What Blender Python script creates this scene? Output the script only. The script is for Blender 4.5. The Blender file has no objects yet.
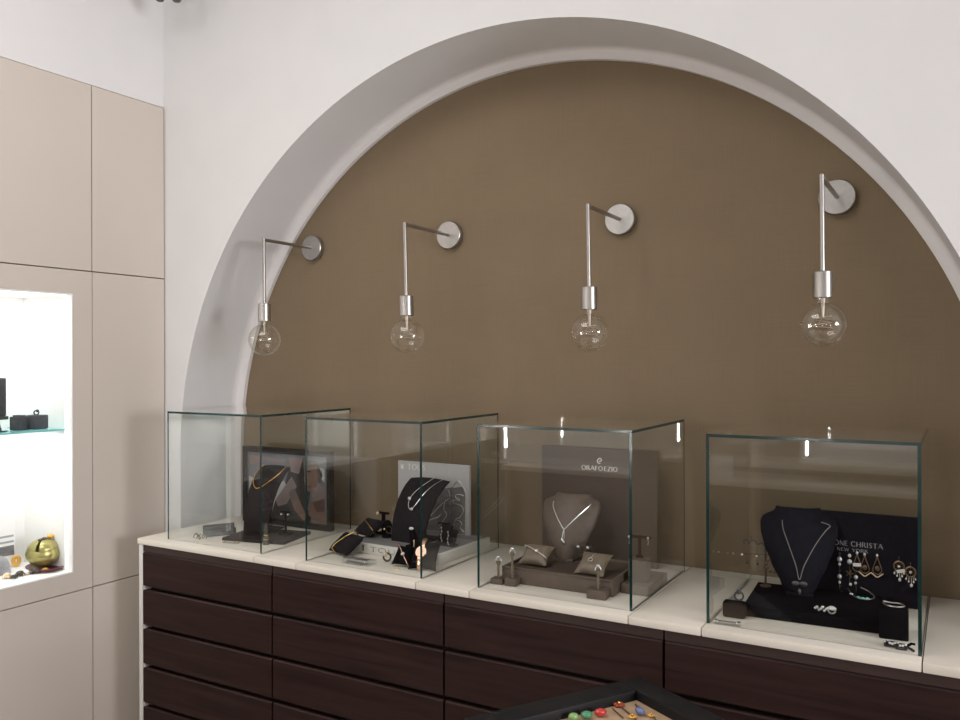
import bpy, bmesh, math, random
from mathutils import Vector, Matrix
random.seed(7)
PI = math.pi
ZC = 0.93                      # height of the worktop above the floor
sc = bpy.context.scene
COL = sc.collection

# ------------------------------------------------------------------ materials
def newmat(name):
    m = bpy.data.materials.new(name); m.use_nodes = True
    nt = m.node_tree; nt.nodes.clear()
    out = nt.nodes.new('ShaderNodeOutputMaterial')
    return m, nt, out

def pmat(name, col, rough=.5, metal=0., spec=.5, noise=None, bump=None, amount=.12, coat=0., trans=0., stretch=(1, 1, 1)):
    """principled surface with a little procedural colour and height variation"""
    m, nt, out = newmat(name)
    b = nt.nodes.new('ShaderNodeBsdfPrincipled')
    b.inputs['Roughness'].default_value = rough
    b.inputs['Metallic'].default_value = metal
    b.inputs['Specular IOR Level'].default_value = spec
    b.inputs['Coat Weight'].default_value = coat
    b.inputs['Transmission Weight'].default_value = trans
    nt.links.new(b.outputs[0], out.inputs[0])
    tc = nt.nodes.new('ShaderNodeTexCoord'); mp = nt.nodes.new('ShaderNodeMapping')
    mp.inputs['Scale'].default_value = stretch
    nt.links.new(tc.outputs['Object'], mp.inputs[0])
    n = nt.nodes.new('ShaderNodeTexNoise'); n.inputs['Scale'].default_value = noise or 30.
    n.inputs['Detail'].default_value = 5.
    nt.links.new(mp.outputs[0], n.inputs['Vector'])
    r = nt.nodes.new('ShaderNodeValToRGB')
    r.color_ramp.elements[0].position = .3; r.color_ramp.elements[1].position = .7
    r.color_ramp.elements[0].color = tuple(c*(1-amount) for c in col)+(1,)
    r.color_ramp.elements[1].color = tuple(min(1, c*(1+amount)) for c in col)+(1,)
    nt.links.new(n.outputs[0], r.inputs[0]); nt.links.new(r.outputs[0], b.inputs['Base Color'])
    if bump:
        n2 = nt.nodes.new('ShaderNodeTexNoise'); n2.inputs['Scale'].default_value = bump[0]; n2.inputs['Detail'].default_value = 3.
        nt.links.new(mp.outputs[0], n2.inputs['Vector'])
        bp = nt.nodes.new('ShaderNodeBump'); bp.inputs['Strength'].default_value = bump[1]; bp.inputs['Distance'].default_value = .002
        nt.links.new(n2.outputs[0], bp.inputs['Height']); nt.links.new(bp.outputs[0], b.inputs['Normal'])
    return m

def woodmat(name):
    m, nt, out = newmat(name)
    b = nt.nodes.new('ShaderNodeBsdfPrincipled'); b.inputs['Roughness'].default_value = .5; b.inputs['Specular IOR Level'].default_value = .16
    nt.links.new(b.outputs[0], out.inputs[0])
    tc = nt.nodes.new('ShaderNodeTexCoord'); mp = nt.nodes.new('ShaderNodeMapping')
    mp.inputs['Scale'].default_value = (1.2, 14, 22)
    oi = nt.nodes.new('ShaderNodeObjectInfo')
    add = nt.nodes.new('ShaderNodeVectorMath'); add.operation = 'ADD'
    nt.links.new(tc.outputs['Object'], add.inputs[0]); nt.links.new(oi.outputs['Location'], add.inputs[1])
    nt.links.new(add.outputs[0], mp.inputs[0])
    n = nt.nodes.new('ShaderNodeTexNoise'); n.inputs['Scale'].default_value = 2.2; n.inputs['Detail'].default_value = 8; n.inputs['Distortion'].default_value = .8
    nt.links.new(mp.outputs[0], n.inputs['Vector'])
    r = nt.nodes.new('ShaderNodeValToRGB')
    r.color_ramp.elements[0].position = .3; r.color_ramp.elements[1].position = .75
    r.color_ramp.elements[0].color = (.017, .0075, .0068, 1); r.color_ramp.elements[1].color = (.040, .0185, .0150, 1)
    nt.links.new(n.outputs[0], r.inputs[0]); nt.links.new(r.outputs[0], b.inputs['Base Color'])
    bp = nt.nodes.new('ShaderNodeBump'); bp.inputs['Strength'].default_value = .25; bp.inputs['Distance'].default_value = .001
    nt.links.new(n.outputs[0], bp.inputs['Height']); nt.links.new(bp.outputs[0], b.inputs['Normal'])
    return m

def fabricmat(name, col):
    """woven wall covering: soft blotches plus a fine warp and weft"""
    m, nt, out = newmat(name)
    b = nt.nodes.new('ShaderNodeBsdfPrincipled'); b.inputs['Roughness'].default_value = .85; b.inputs['Specular IOR Level'].default_value = .25
    nt.links.new(b.outputs[0], out.inputs[0])
    tc = nt.nodes.new('ShaderNodeTexCoord')
    n = nt.nodes.new('ShaderNodeTexNoise'); n.inputs['Scale'].default_value = 4.; n.inputs['Detail'].default_value = 8; n.inputs['Roughness'].default_value = .7
    nt.links.new(tc.outputs['Object'], n.inputs['Vector'])
    r = nt.nodes.new('ShaderNodeValToRGB')
    r.color_ramp.elements[0].position = .25; r.color_ramp.elements[1].position = .8
    r.color_ramp.elements[0].color = tuple(c*.93 for c in col)+(1,); r.color_ramp.elements[1].color = tuple(c*1.08 for c in col)+(1,)
    nt.links.new(n.outputs[0], r.inputs[0])
    fac = []
    for s in ((400, 1, 6), (6, 1, 400)):
        mp = nt.nodes.new('ShaderNodeMapping'); mp.inputs['Scale'].default_value = s
        nt.links.new(tc.outputs['Object'], mp.inputs[0])
        q = nt.nodes.new('ShaderNodeTexNoise'); q.inputs['Scale'].default_value = 1.; q.inputs['Detail'].default_value = 2
        nt.links.new(mp.outputs[0], q.inputs['Vector']); fac.append(q)
    ad = nt.nodes.new('ShaderNodeMath'); ad.operation = 'ADD'
    nt.links.new(fac[0].outputs[0], ad.inputs[0]); nt.links.new(fac[1].outputs[0], ad.inputs[1])
    mr = nt.nodes.new('ShaderNodeMapRange'); mr.inputs[1].default_value = .6; mr.inputs[2].default_value = 1.4; mr.inputs[3].default_value = .94; mr.inputs[4].default_value = 1.06
    nt.links.new(ad.outputs[0], mr.inputs[0])
    mx = nt.nodes.new('ShaderNodeVectorMath'); mx.operation = 'MULTIPLY'
    nt.links.new(r.outputs[0], mx.inputs[0]); nt.links.new(mr.outputs[0], mx.inputs[1])
    nt.links.new(mx.outputs[0], b.inputs['Base Color'])
    return m

def glassmat(name, tint, ior=1.5):
    """clear pane: what passes straight through plus a Fresnel mirror, per face"""
    m, nt, out = newmat(name)
    t = nt.nodes.new('ShaderNodeBsdfTransparent'); t.inputs[0].default_value = tint+(1,)
    g = nt.nodes.new('ShaderNodeBsdfGlossy'); g.inputs['Roughness'].default_value = .0; g.inputs[0].default_value = (1, 1, 1, 1)
    ge = nt.nodes.new('ShaderNodeNewGeometry')
    mr = nt.nodes.new('ShaderNodeMapRange'); mr.inputs[3].default_value = ior; mr.inputs[4].default_value = 1/ior
    nt.links.new(ge.outputs['Backfacing'], mr.inputs[0])
    f = nt.nodes.new('ShaderNodeFresnel'); nt.links.new(mr.outputs[0], f.inputs['IOR'])
    mx = nt.nodes.new('ShaderNodeMixShader')
    nt.links.new(f.outputs[0], mx.inputs[0]); nt.links.new(t.outputs[0], mx.inputs[1]); nt.links.new(g.outputs[0], mx.inputs[2])
    nt.links.new(mx.outputs[0], out.inputs[0])
    return m

def emitmat(name, col, st):
    m, nt, out = newmat(name)
    e = nt.nodes.new('ShaderNodeEmission'); e.inputs[0].default_value = col+(1,); e.inputs[1].default_value = st
    nt.links.new(e.outputs[0], out.inputs[0])
    return m

def edgemat(name, col):
    """polished edge of a pane: deep green seen from outside, clear from inside the glass"""
    m = pmat(name, col, .15, noise=12, amount=.25, spec=.7); nt = m.node_tree
    out = [n for n in nt.nodes if n.type == 'OUTPUT_MATERIAL'][0]; b = [n for n in nt.nodes if n.type == 'BSDF_PRINCIPLED'][0]
    t = nt.nodes.new('ShaderNodeBsdfTransparent'); ge = nt.nodes.new('ShaderNodeNewGeometry'); mx = nt.nodes.new('ShaderNodeMixShader')
    nt.links.new(ge.outputs['Backfacing'], mx.inputs[0]); nt.links.new(b.outputs[0], mx.inputs[1]); nt.links.new(t.outputs[0], mx.inputs[2])
    nt.links.new(mx.outputs[0], out.inputs[0])
    return m

M = dict(
    plaster=pmat('plaster', (.780, .772, .772), .9, noise=6, amount=.015, bump=(90, .08), spec=.2),
    plaster_left=pmat('plaster_left', (.78, .765, .765), .9, noise=6, amount=.015, bump=(90, .08), spec=.2),
    taupe_wall=pmat('taupe_wall_paint', (.40, .365, .33), .85, noise=5, amount=.02),
    trim=pmat('trim', (.80, .77, .76), .8, noise=8, amount=.01, spec=.3),
    brown=fabricmat('brown_wallcovering', (.228, .169, .108)),
    ceiling=pmat('ceiling_paint', (.82, .81, .80), .9, noise=6, amount=.01),
    floor=pmat('stone_floor', (.47, .425, .385), .5, noise=5, amount=.15),
    laminate=pmat('beige_laminate', (.635, .565, .50), .55, noise=3, amount=.012, spec=.35),
    gap=pmat('dark_gap', (.12, .10, .08), .9, noise=10),
    niche=pmat('white_niche', (.86, .85, .83), .6, noise=6, amount=.01),
    counter=pmat('offwhite_counter', (.80, .745, .655), .38, noise=5, amount=.012),
    sidewhite=pmat('white_side', (.72, .70, .66), .5, noise=5, amount=.012),
    wood=woodmat('dark_wood'),
    rail=pmat('rail_wood', (.036, .017, .014), .5, noise=8, stretch=(1, 10, 10)),
    void=pmat('recess_black', (.008, .005, .005), .8, noise=10),
    bumper=pmat('grey_bumper', (.45, .42, .40), .5, noise=10),
    steel=pmat('brushed_steel', (.46, .44, .42), .34, 1., noise=6, amount=.08, stretch=(60, 60, 1), bump=(8, .05)),
    steel_dark=pmat('steel_arm', (.42, .39, .365), .38, 1., noise=6, amount=.08),
    plate=pmat('spun_steel', (.50, .488, .475), .36, 1., noise=30, amount=.10, bump=(70, .06)),
    bulb=glassmat('bulb_glass', (.985, .98, .965), 1.45),
    filament=pmat('filament', (.55, .50, .44), .4, 1., noise=20),
    pane=glassmat('pane_glass', (.985, .993, .989), 1.5),
    edge=edgemat('green_glass_edge', (.008, .032, .030)),
    edge_hi=pmat('aqua_glass_edge', (.25, .62, .62), .15, noise=12, amount=.15, spec=.8),
    black=pmat('black_velvet', (.0055, .005, .006), .8, noise=60, amount=.25, spec=.06),
    blackgloss=pmat('black_lacquer', (.008, .0078, .0085), .5, noise=20, amount=.2, spec=.25),
    charcoal=pmat('charcoal_fabric', (.017, .0145, .017), .8, noise=80, amount=.25, bump=(300, .3), spec=.12),
    darkbrown=pmat('dark_brown_leather', (.020, .0135, .0135), .6, noise=60, amount=.2, spec=.2),
    taupe=pmat('taupe_leatherette', (.135, .100, .078), .5, noise=60, amount=.1, bump=(220, .15), spec=.4),
    taupe_dark=pmat('taupe_suede', (.085, .062, .048), .7, noise=60, amount=.12, spec=.3),
    taupe_gold=pmat('taupe_satin', (.20, .155, .110), .4, noise=40, amount=.12, spec=.5),
    taupe_board=pmat('taupe_board', (.105, .078, .062), .7, noise=40, amount=.05, spec=.3),
    navy=pmat('blue_black_velvet', (.009, .009, .0135), .75, noise=60, amount=.25, spec=.1),
    greyboard=pmat('grey_board', (.48, .465, .465), .6, noise=6, amount=.03),
    mapgrey=pmat('map_grey', (.16, .155, .155), .6, noise=26, amount=.35, stretch=(1, 1, 3)),
    greytop=pmat('grey_felt', (.20, .195, .20), .75, noise=60, amount=.1),
    offwhite=pmat('white_lacquer', (.72, .69, .64), .4, noise=6, amount=.01),
    silver=pmat('silver', (.80, .79, .77), .30, 1., noise=30, amount=.06),
    gold=pmat('gold', (.88, .58, .20), .22, 1., noise=30, amount=.08),
    rose=pmat('rose_gold', (.90, .56, .40), .25, 1., noise=30, amount=.06),
    dial=pmat('rose_dial', (.85, .60, .46), .3, .3, noise=30, amount=.04),
    bronze=pmat('antique_bronze', (.20, .13, .075), .35, .8, noise=50, amount=.25),
    pewter=pmat('pewter', (.13, .12, .115), .4, .6, noise=50, amount=.2),
    pearl=pmat('pearl', (.85, .83, .80), .2, noise=30, amount=.03),
    crystal=pmat('crystal', (.80, .80, .82), .08, .5, noise=40, amount=.2),
    aqua=pmat('aqua_stone', (.22, .58, .54), .2, noise=40, amount=.15),
    tagwhite=pmat('white_paper', (.82, .81, .79), .7, noise=20, amount=.02),
    lettering=pmat('white_lettering', (.80, .79, .77), .5, noise=20, amount=.02),
    lettergrey=pmat('dark_lettering', (.16, .15, .15), .5, noise=20, amount=.05),
    letterdim=pmat('grey_lettering', (.36, .36, .37), .5, noise=20, amount=.05),
    acrylic=glassmat('clear_acrylic', (.95, .96, .97), 1.49),
    tan=pmat('tan_velvet', (.48, .33, .21), .75, noise=50, amount=.08),
    red=pmat('red_stone', (.55, .035, .03), .12, noise=30, amount=.15, coat=.5),
    green=pmat('green_stone', (.07, .27, .13), .12, noise=30, amount=.15, coat=.5),
    lime=pmat('pale_green_stone', (.22, .40, .14), .15, noise=30, amount=.15, coat=.5),
    coral=pmat('rust_stone', (.36, .06, .025), .2, noise=30, amount=.15),
    blue=pmat('blue_stone', (.13, .17, .36), .12, noise=30, amount=.15, coat=.5),
    bowl=pmat('olive_gold_lacquer', (.40, .36, .14), .30, .7, noise=8, amount=.2),
    burgundy=pmat('burgundy_lacquer', (.13, .025, .035), .3, noise=20, amount=.1),
    amber=pmat('amber', (.75, .40, .07), .25, noise=40, amount=.15),
    shell=pmat('shell', (.80, .62, .42), .4, noise=40, amount=.12),
    horn=pmat('dark_horn', (.06, .045, .035), .3, noise=40, amount=.3),
    greybox=pmat('slate_fabric', (.055, .052, .058), .75, noise=70, amount=.2),
    greycloth=pmat('grey_satin', (.34, .34, .36), .4, noise=18, amount=.18, stretch=(1, 1, 4)),
    led=emitmat('led_strip_light', (1., .97, .92), 2.6),
    window=emitmat('daylight_window', (.90, .94, 1.), 2.2),
    pframe=pmat('picture_frame_black', (.009, .0075, .008), .5, noise=30, amount=.2, spec=.2),
)
def img(name, c, r=.35): M[name] = pmat(name, c, r, noise=14, amount=.12)
img('photo_ground', (.16, .17, .20)); img('photo_hair', (.024, .017, .016)); img('photo_skin', (.22, .135, .105))
img('photo_skin_dark', (.115, .065, .052)); img('photo_mauve', (.26, .19, .19)); img('photo_white', (.50, .49, .48)); img('photo_grey_hair', (.10, .085, .078))

# ------------------------------------------------------------------ mesh helpers
def BM(): return bmesh.new()

def add_box(bm, x0, x1, y0, y1, z0, z1, bev=0., mat=0, seg=2):
    vs = [bm.verts.new((x, y, z)) for z in (z0, z1) for y in (y0, y1) for x in (x0, x1)]
    F = [(0, 2, 3, 1), (4, 5, 7, 6), (0, 1, 5, 4), (2, 6, 7, 3), (0, 4, 6, 2), (1, 3, 7, 5)]
    fs = [bm.faces.new([vs[i] for i in f]) for f in F]
    for f in fs: f.material_index = mat
    if bev:
        es = list({e for f in fs for e in f.edges})
        bmesh.ops.bevel(bm, geom=es, offset=bev, segments=seg, profile=.5, affect='EDGES')
    return fs

def frame_of(d):
    d = d.normalized()
    a = Vector((0, 0, 1)) if abs(d.z) < .9 else Vector((1, 0, 0))
    u = d.cross(a).normalized(); v = d.cross(u).normalized()
    return u, v

def add_tube(bm, pts, r, seg=8, closed=False, mat=0, cap=True):
    pts = [Vector(p) for p in pts]; n = len(pts); rings = []
    rr = r if isinstance(r, (list, tuple)) else [r]*n
    u = None
    for i, p in enumerate(pts):
        if closed: d = pts[(i+1) % n]-pts[i-1]
        else: d = pts[min(i+1, n-1)]-pts[max(i-1, 0)]
        if d.length < 1e-9: d = Vector((0, 0, 1))
        d.normalize()
        if u is None: u, _ = frame_of(d)
        else:
            u = u-d*u.dot(d)
            if u.length < 1e-6: u, _ = frame_of(d)
            u.normalize()
        v = d.cross(u)
        rings.append([bm.verts.new(p+(u*math.cos(2*PI*k/seg)+v*math.sin(2*PI*k/seg))*rr[i]) for k in range(seg)])
    m = n if closed else n-1
    for i in range(m):
        A, B = rings[i], rings[(i+1) % n]
        for k in range(seg):
            f = bm.faces.new((A[k], A[(k+1) % seg], B[(k+1) % seg], B[k])); f.material_index = mat
    if cap and not closed:
        f = bm.faces.new(rings[0][::-1]); f.material_index = mat
        f = bm.faces.new(rings[-1]); f.material_index = mat

def add_cyl(bm, p0, p1, r0, r1=None, seg=20, mat=0):
    add_tube(bm, [p0, p1], [r0, r0 if r1 is None else r1], seg, mat=mat)

def add_lathe(bm, prof, c=(0, 0, 0), seg=24, axis='z', mat=0):
    """prof: list of (radius, height); radius 0 closes the end"""
    rings = []
    for r, h in prof:
        ring = []
        for k in range(seg if r > 1e-7 else 1):
            a = 2*PI*k/seg
            x, y, z = r*math.cos(a), r*math.sin(a), h
            if axis == 'y': x, y, z = x, z, y
            if axis == 'x': x, y, z = z, x, y
            ring.append(bm.verts.new((c[0]+x, c[1]+y, c[2]+z)))
        rings.append(ring)
    for A, B in zip(rings, rings[1:]):
        for k in range(seg):
            a, b = A[k % len(A)], A[(k+1) % len(A)]
            d, e = B[k % len(B)], B[(k+1) % len(B)]
            vs = [v for i, v in enumerate((a, b, e, d)) if v not in (a, b, e, d)[:i]]
            if len(vs) > 2:
                f = bm.faces.new(vs); f.material_index = mat
    for R in (rings[0], rings[-1]):
        if len(R) > 2:
            f = bm.faces.new(R); f.material_index = mat
    bmesh.ops.recalc_face_normals(bm, faces=bm.faces)

def add_ball(bm, c, r, s=(1, 1, 1), n=10, mat=0):
    mtx = Matrix.Translation(c) @ Matrix.Diagonal((s[0], s[1], s[2], 1))
    res = bmesh.ops.create_uvsphere(bm, u_segments=n, v_segments=max(6, n//2+2), radius=r, matrix=mtx)
    for v in res['verts']:
        for f in v.link_faces: f.material_index = mat

def add_prism(bm, poly, y0, y1, mat=0):
    """poly in XZ, extruded along Y"""
    A = [bm.verts.new((x, y0, z)) for x, z in poly]; B = [bm.verts.new((x, y1, z)) for x, z in poly]
    n = len(poly)
    fs = [bm.faces.new(A), bm.faces.new(B[::-1])]
    for i in range(n): fs.append(bm.faces.new((A[i], B[i], B[(i+1) % n], A[(i+1) % n])))
    for f in fs: f.material_index = mat
    bmesh.ops.recalc_face_normals(bm, faces=fs)

def add_grid(bm, fn, nu, nv, mat=0):
    g = [[bm.verts.new(fn(i/nu, j/nv)) for i in range(nu+1)] for j in range(nv+1)]
    for j in range(nv):
        for i in range(nu):
            f = bm.faces.new((g[j][i], g[j][i+1], g[j+1][i+1], g[j+1][i])); f.material_index = mat

def add_shell(bm, fn, off, nu, nv, mat=0):
    """closed thin sheet: fn(u,v) front, off = Vector of the back"""
    off = Vector(off)
    A = [[bm.verts.new(fn(i/nu, j/nv)) for i in range(nu+1)] for j in range(nv+1)]
    B = [[bm.verts.new(Vector(fn(i/nu, j/nv))+off) for i in range(nu+1)] for j in range(nv+1)]
    for j in range(nv):
        for i in range(nu):
            bm.faces.new((A[j][i], A[j][i+1], A[j+1][i+1], A[j+1][i])); bm.faces.new((B[j][i], B[j+1][i], B[j+1][i+1], B[j][i+1]))
    for i in range(nu):
        bm.faces.new((A[0][i], B[0][i], B[0][i+1], A[0][i+1])); bm.faces.new((A[nv][i], A[nv][i+1], B[nv][i+1], B[nv][i]))
    for j in range(nv):
        bm.faces.new((A[j][0], A[j+1][0], B[j+1][0], B[j][0])); bm.faces.new((A[j][nu], B[j][nu], B[j+1][nu], A[j+1][nu]))
    bmesh.ops.recalc_face_normals(bm, faces=bm.faces)

def add_cushion(bm, w, h, t, n=12):
    """pillow lying in the XY plane, pinched corners"""
    def s(u, v, sg):
        x, y = 2*u-1, 2*v-1
        px = x*w/2*(1-.13*(1-y*y)); py = y*h/2*(1-.13*(1-x*x))
        z = sg*t/2*((1-x**4)*(1-y**4))**.6
        return (px, py, z)
    for sg in (1, -1): add_grid(bm, lambda u, v: s(u, v, sg), n, n)
    bmesh.ops.remove_doubles(bm, verts=bm.verts, dist=1e-5)
    bmesh.ops.recalc_face_normals(bm, faces=bm.faces)

def obj(name, bm, mats, parent=None, loc=None, rot=None, smooth=True, ang=35):
    me = bpy.data.meshes.new(name); bm.to_mesh(me); bm.free()
    for k in (mats if isinstance(mats, (list, tuple)) else [mats]): me.materials.append(M[k])
    if smooth:
        me.shade_smooth(); me.set_sharp_from_angle(angle=math.radians(ang))
    o = bpy.data.objects.new(name, me); COL.objects.link(o)
    if parent: o.parent = parent
    if loc is not None: o.location = loc if parent else (loc[0], loc[1], loc[2]+ZC)
    if rot is not None: o.rotation_euler = rot
    return o

def tag(o, label, cat, group=None):
    o['label'] = label; o['category'] = cat
    if group: o['group'] = group
    return o

def thing(name, label, cat, loc, rot=(0, 0, 0), group=None):
    o = bpy.data.objects.new(name, None); COL.objects.link(o)
    o.location = (loc[0], loc[1], loc[2]+ZC); o.rotation_euler = rot
    o.empty_display_size = .05
    return tag(o, label, cat, group)

def struct(name, bm, mat, loc=(0, 0, 0), smooth=True, ang=35):
    o = obj(name, bm, mat, loc=loc, smooth=smooth, ang=ang); o['kind'] = 'structure'; return o

def dup(root, loc, label, rot=None, group=None):
    r = root.copy(); COL.objects.link(r); r.location = (loc[0], loc[1], loc[2]+ZC)
    if rot is not None: r.rotation_euler = rot
    r['label'] = label
    if group: r['group'] = group
    for ch in list(root.children):
        c = ch.copy(); COL.objects.link(c); c.parent = r
        for g in list(ch.children):
            d = g.copy(); COL.objects.link(d); d.parent = c
    return r

# ---- lettering: serif capitals drawn as thick and thin strokes (unit height)
G = {
 'A': (.85, [((0, 0), (.42, 1), .06), ((.42, 1), (.85, 0), .14), ((.17, .35), (.68, .35), .06)]),
 'C': (.85, [((.8, .82), (.62, .97), .08), ((.62, .97), (.4, 1), .08), ((.4, 1), (.14, .82), .1), ((.14, .82), (.06, .5), .14), ((.06, .5), (.14, .18), .14), ((.14, .18), (.4, 0), .1), ((.4, 0), (.62, .03), .08), ((.62, .03), (.8, .18), .07)]),
 'E': (.65, [((.1, 0), (.1, 1), .14), ((.1, .97), (.62, .97), .06), ((.1, .52), (.5, .52), .06), ((.1, .03), (.65, .03), .06)]),
 'F': (.62, [((.1, 0), (.1, 1), .14), ((.1, .97), (.6, .97), .06), ((.1, .52), (.48, .52), .06), ((0, .02), (.22, .02), .05)]),
 'H': (.85, [((.1, 0), (.1, 1), .14), ((.75, 0), (.75, 1), .14), ((.1, .52), (.75, .52), .06), ((0, .02), (.2, .02), .05), ((.65, .02), (.85, .02), .05)]),
 'I': (.24, [((.12, 0), (.12, 1), .14), ((0, .02), (.24, .02), .05), ((0, .98), (.24, .98), .05)]),
 'K': (.78, [((.1, 0), (.1, 1), .14), ((.1, .42), (.68, 1), .06), ((.3, .58), (.76, 0), .13)]),
 'N': (.85, [((.1, 0), (.1, 1), .06), ((.1, 1), (.76, 0), .14), ((.76, 0), (.76, 1), .06)]),
 'O': (.95, [((.47+.42*math.cos(a*PI/6), .5+.5*math.sin(a*PI/6)), (.47+.42*math.cos((a+1)*PI/6), .5+.5*math.sin((a+1)*PI/6)), .13 if a in (0, 5, 6, 11) else .08) for a in range(12)]),
 'R': (.78, [((.1, 0), (.1, 1), .14), ((.1, .97), (.45, .97), .06), ((.45, .97), (.62, .76), .12), ((.62, .76), (.45, .5), .1), ((.45, .5), (.1, .5), .06), ((.38, .5), (.76, 0), .13)]),
 'S': (.62, [((.55, .84), (.4, .98), .07), ((.4, .98), (.18, .94), .08), ((.18, .94), (.08, .74), .1), ((.08, .74), (.5, .34), .14), ((.5, .34), (.5, .12), .1), ((.5, .12), (.3, 0), .08), ((.3, 0), (.06, .16), .07)]),
 'T': (.75, [((.37, 0), (.37, 1), .14), ((0, .97), (.75, .97), .06), ((.25, .02), (.5, .02), .05)]),
 'U': (.82, [((.1, 1), (.1, .3), .14), ((.1, .3), (.26, .03), .12), ((.26, .03), (.52, .03), .08), ((.52, .03), (.7, .3), .07), ((.7, .3), (.7, 1), .06)]),
 'W': (1.15, [((.02, 1), (.3, 0), .13), ((.3, 0), (.56, .95), .06), ((.56, .95), (.82, 0), .13), ((.82, 0), (1.1, 1), .06)]),
 'X': (.8, [((0, 1), (.8, 0), .14), ((0, 0), (.8, 1), .06)]),
 'Y': (.8, [((.02, 1), (.4, .48), .13), ((.4, .48), (.78, 1), .06), ((.4, .48), (.4, 0), .14)]),
 'Z': (.7, [((.02, .97), (.68, .97), .07), ((.68, .97), (.02, .03), .13), ((.02, .03), (.7, .03), .07)]),
 ' ': (.4, []),
}
def add_text(bm, s, x0, x1, z0, h, y, depth=.0006, bold=1., mat=0):
    """lettering from x0 to x1 on a board facing -Y"""
    w = sum(G[c][0]+.16 for c in s)-.16
    kx = (x1-x0)/w; x = x0
    for c in s:
        gw, st = G[c]
        for (a, b, t) in st:
            A = Vector((x+a[0]*kx, 0, z0+a[1]*h)); B = Vector((x+b[0]*kx, 0, z0+b[1]*h))
            d = (B-A).normalized(); nrm = Vector((-d.z, 0, d.x))*t*bold*h/2
            poly = [(A-nrm), (B-nrm), (B+nrm), (A+nrm)]
            add_prism(bm, [(p.x, p.z) for p in poly], y-depth, y, mat)
        x += (gw+.16)*kx

# ------------------------------------------------------------------ the room
XL = -2.69; XR = 4.2; YB = -3.6; ZF = -ZC; ZT = 2.35      # left/right walls, opposite wall, floor and ceiling (above worktop)
YW = -.295                                               # face of the arched wall; the brown wall is y = 0
AX, AZ, R1, R2 = -1.2337, .2687, 1.3717, 1.3387

bm = BM(); add_box(bm, -3.3, XR+.2, YB-.2, .15, ZF-.1, ZF); struct('floor', bm, 'floor')
bm = BM(); add_box(bm, -3.3, XR+.2, YB-.2, .15, ZT, ZT+.1); struct('ceiling', bm, 'ceiling')

# arched wall: face strips above and beside the opening, then the soffit running back
bm = BM()
def quad(*p): bm.faces.new([bm.verts.new(q) for q in p])
N = 96
arc = [(AX-R1*math.cos(PI*i/N), AZ+R1*math.sin(PI*i/N)) for i in range(N+1)]
line = [(AX-R1, ZF)]+arc+[(AX+R1, ZF)]
for (xa, za), (xb, zb) in zip(arc, arc[1:]):
    quad((xa, YW, za), (xb, YW, zb), (xb, YW, ZT), (xa, YW, ZT))
quad((-3.2, YW, ZF), (AX-R1, YW, ZF), (AX-R1, YW, AZ), (-3.2, YW, AZ)); quad((-3.2, YW, AZ), (AX-R1, YW, AZ), (AX-R1, YW, ZT), (-3.2, YW, ZT))
quad((AX+R1, YW, ZF), (XR, YW, ZF), (XR, YW, AZ), (AX+R1, YW, AZ)); quad((AX+R1, YW, AZ), (XR, YW, AZ), (XR, YW, ZT), (AX+R1, YW, ZT))
for (xa, za), (xb, zb) in zip(line, line[1:]):
    quad((xa, YW, za), (xa, .0, za), (xb, .0, zb), (xb, YW, zb))
# solid masonry behind the face, so that the wall has its depth
quad((-3.2, .12, ZF), (-3.2, .12, ZT), (-3.2, YW, ZT), (-3.2, YW, ZF)); quad((XR, YW, ZF), (XR, YW, ZT), (XR, .12, ZT), (XR, .12, ZF))
bmesh.ops.remove_doubles(bm, verts=bm.verts, dist=1e-5)
struct('wall_back', bm, 'plaster', ang=40)
# white moulding round the brown field: a coved ring facing the room
bm = BM()
prof = [(R1, -.045)]+[(R1-.012+.012*math.cos(a*PI/8), -.045+.026*math.sin(a*PI/8)) for a in range(1, 5)]+[(R2, -.016), (R2, .0)]
def ring_line(r): return [(AX-r, ZF)]+[(AX-r*math.cos(PI*i/N), AZ+r*math.sin(PI*i/N)) for i in range(N+1)]+[(AX+r, ZF)]
for (ra, ya), (rb, yb) in zip(prof, prof[1:]):
    LA, LB = ring_line(ra), ring_line(rb)
    for i in range(len(LA)-1):
        quad((LA[i][0], ya, LA[i][1]), (LA[i+1][0], ya, LA[i+1][1]), (LB[i+1][0], yb, LB[i+1][1]), (LB[i][0], yb, LB[i][1]))
bmesh.ops.remove_doubles(bm, verts=bm.verts, dist=1e-5); bmesh.ops.recalc_face_normals(bm, faces=bm.faces)
struct('trim_1', bm, 'trim', ang=50)
# brown field at the back of the alcove
bm = BM(); add_box(bm, -2.9, .45, .0, .1, ZF, 1.75); struct('wall_alcove', bm, 'brown')
# left wall: set back behind the fitted cabinets, flush above them
bm = BM(); add_box(bm, -3.2, -3.06, YB, YW, ZF, 1.60); add_box(bm, -3.2, XL-.008, YB, YW, 1.6215, ZT); struct('wall_left', bm, 'plaster_left')
bm = BM()   # right wall with a shop window in it
WY0, WY1, WZ0, WZ1 = -2.45, -.95, .30, 1.55
for y0, y1, z0, z1 in ((YB, WY0, ZF, ZT), (WY1, YW, ZF, ZT), (WY0, WY1, ZF, WZ0), (WY0, WY1, WZ1, ZT)): add_box(bm, XR, XR+.15, y0, y1, z0, z1)
struct('wall_right', bm, 'plaster')
bm = BM(); add_box(bm, XR+.10, XR+.12, WY0, WY1, WZ0, WZ1)
wn = struct('window_1', bm, 'window')
bm = BM(); e = .06; wc = (WY0+WY1)/2
for y0, y1, z0, z1 in ((WY0, WY0+e, WZ0, WZ1), (WY1-e, WY1, WZ0, WZ1), (WY0+e, WY1-e, WZ0, WZ0+e), (WY0+e, WY1-e, WZ1-e, WZ1), (wc-e/2, wc+e/2, WZ0+e, WZ1-e)): add_box(bm, XR+.03, XR+.10, y0, y1, z0, z1)
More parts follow.
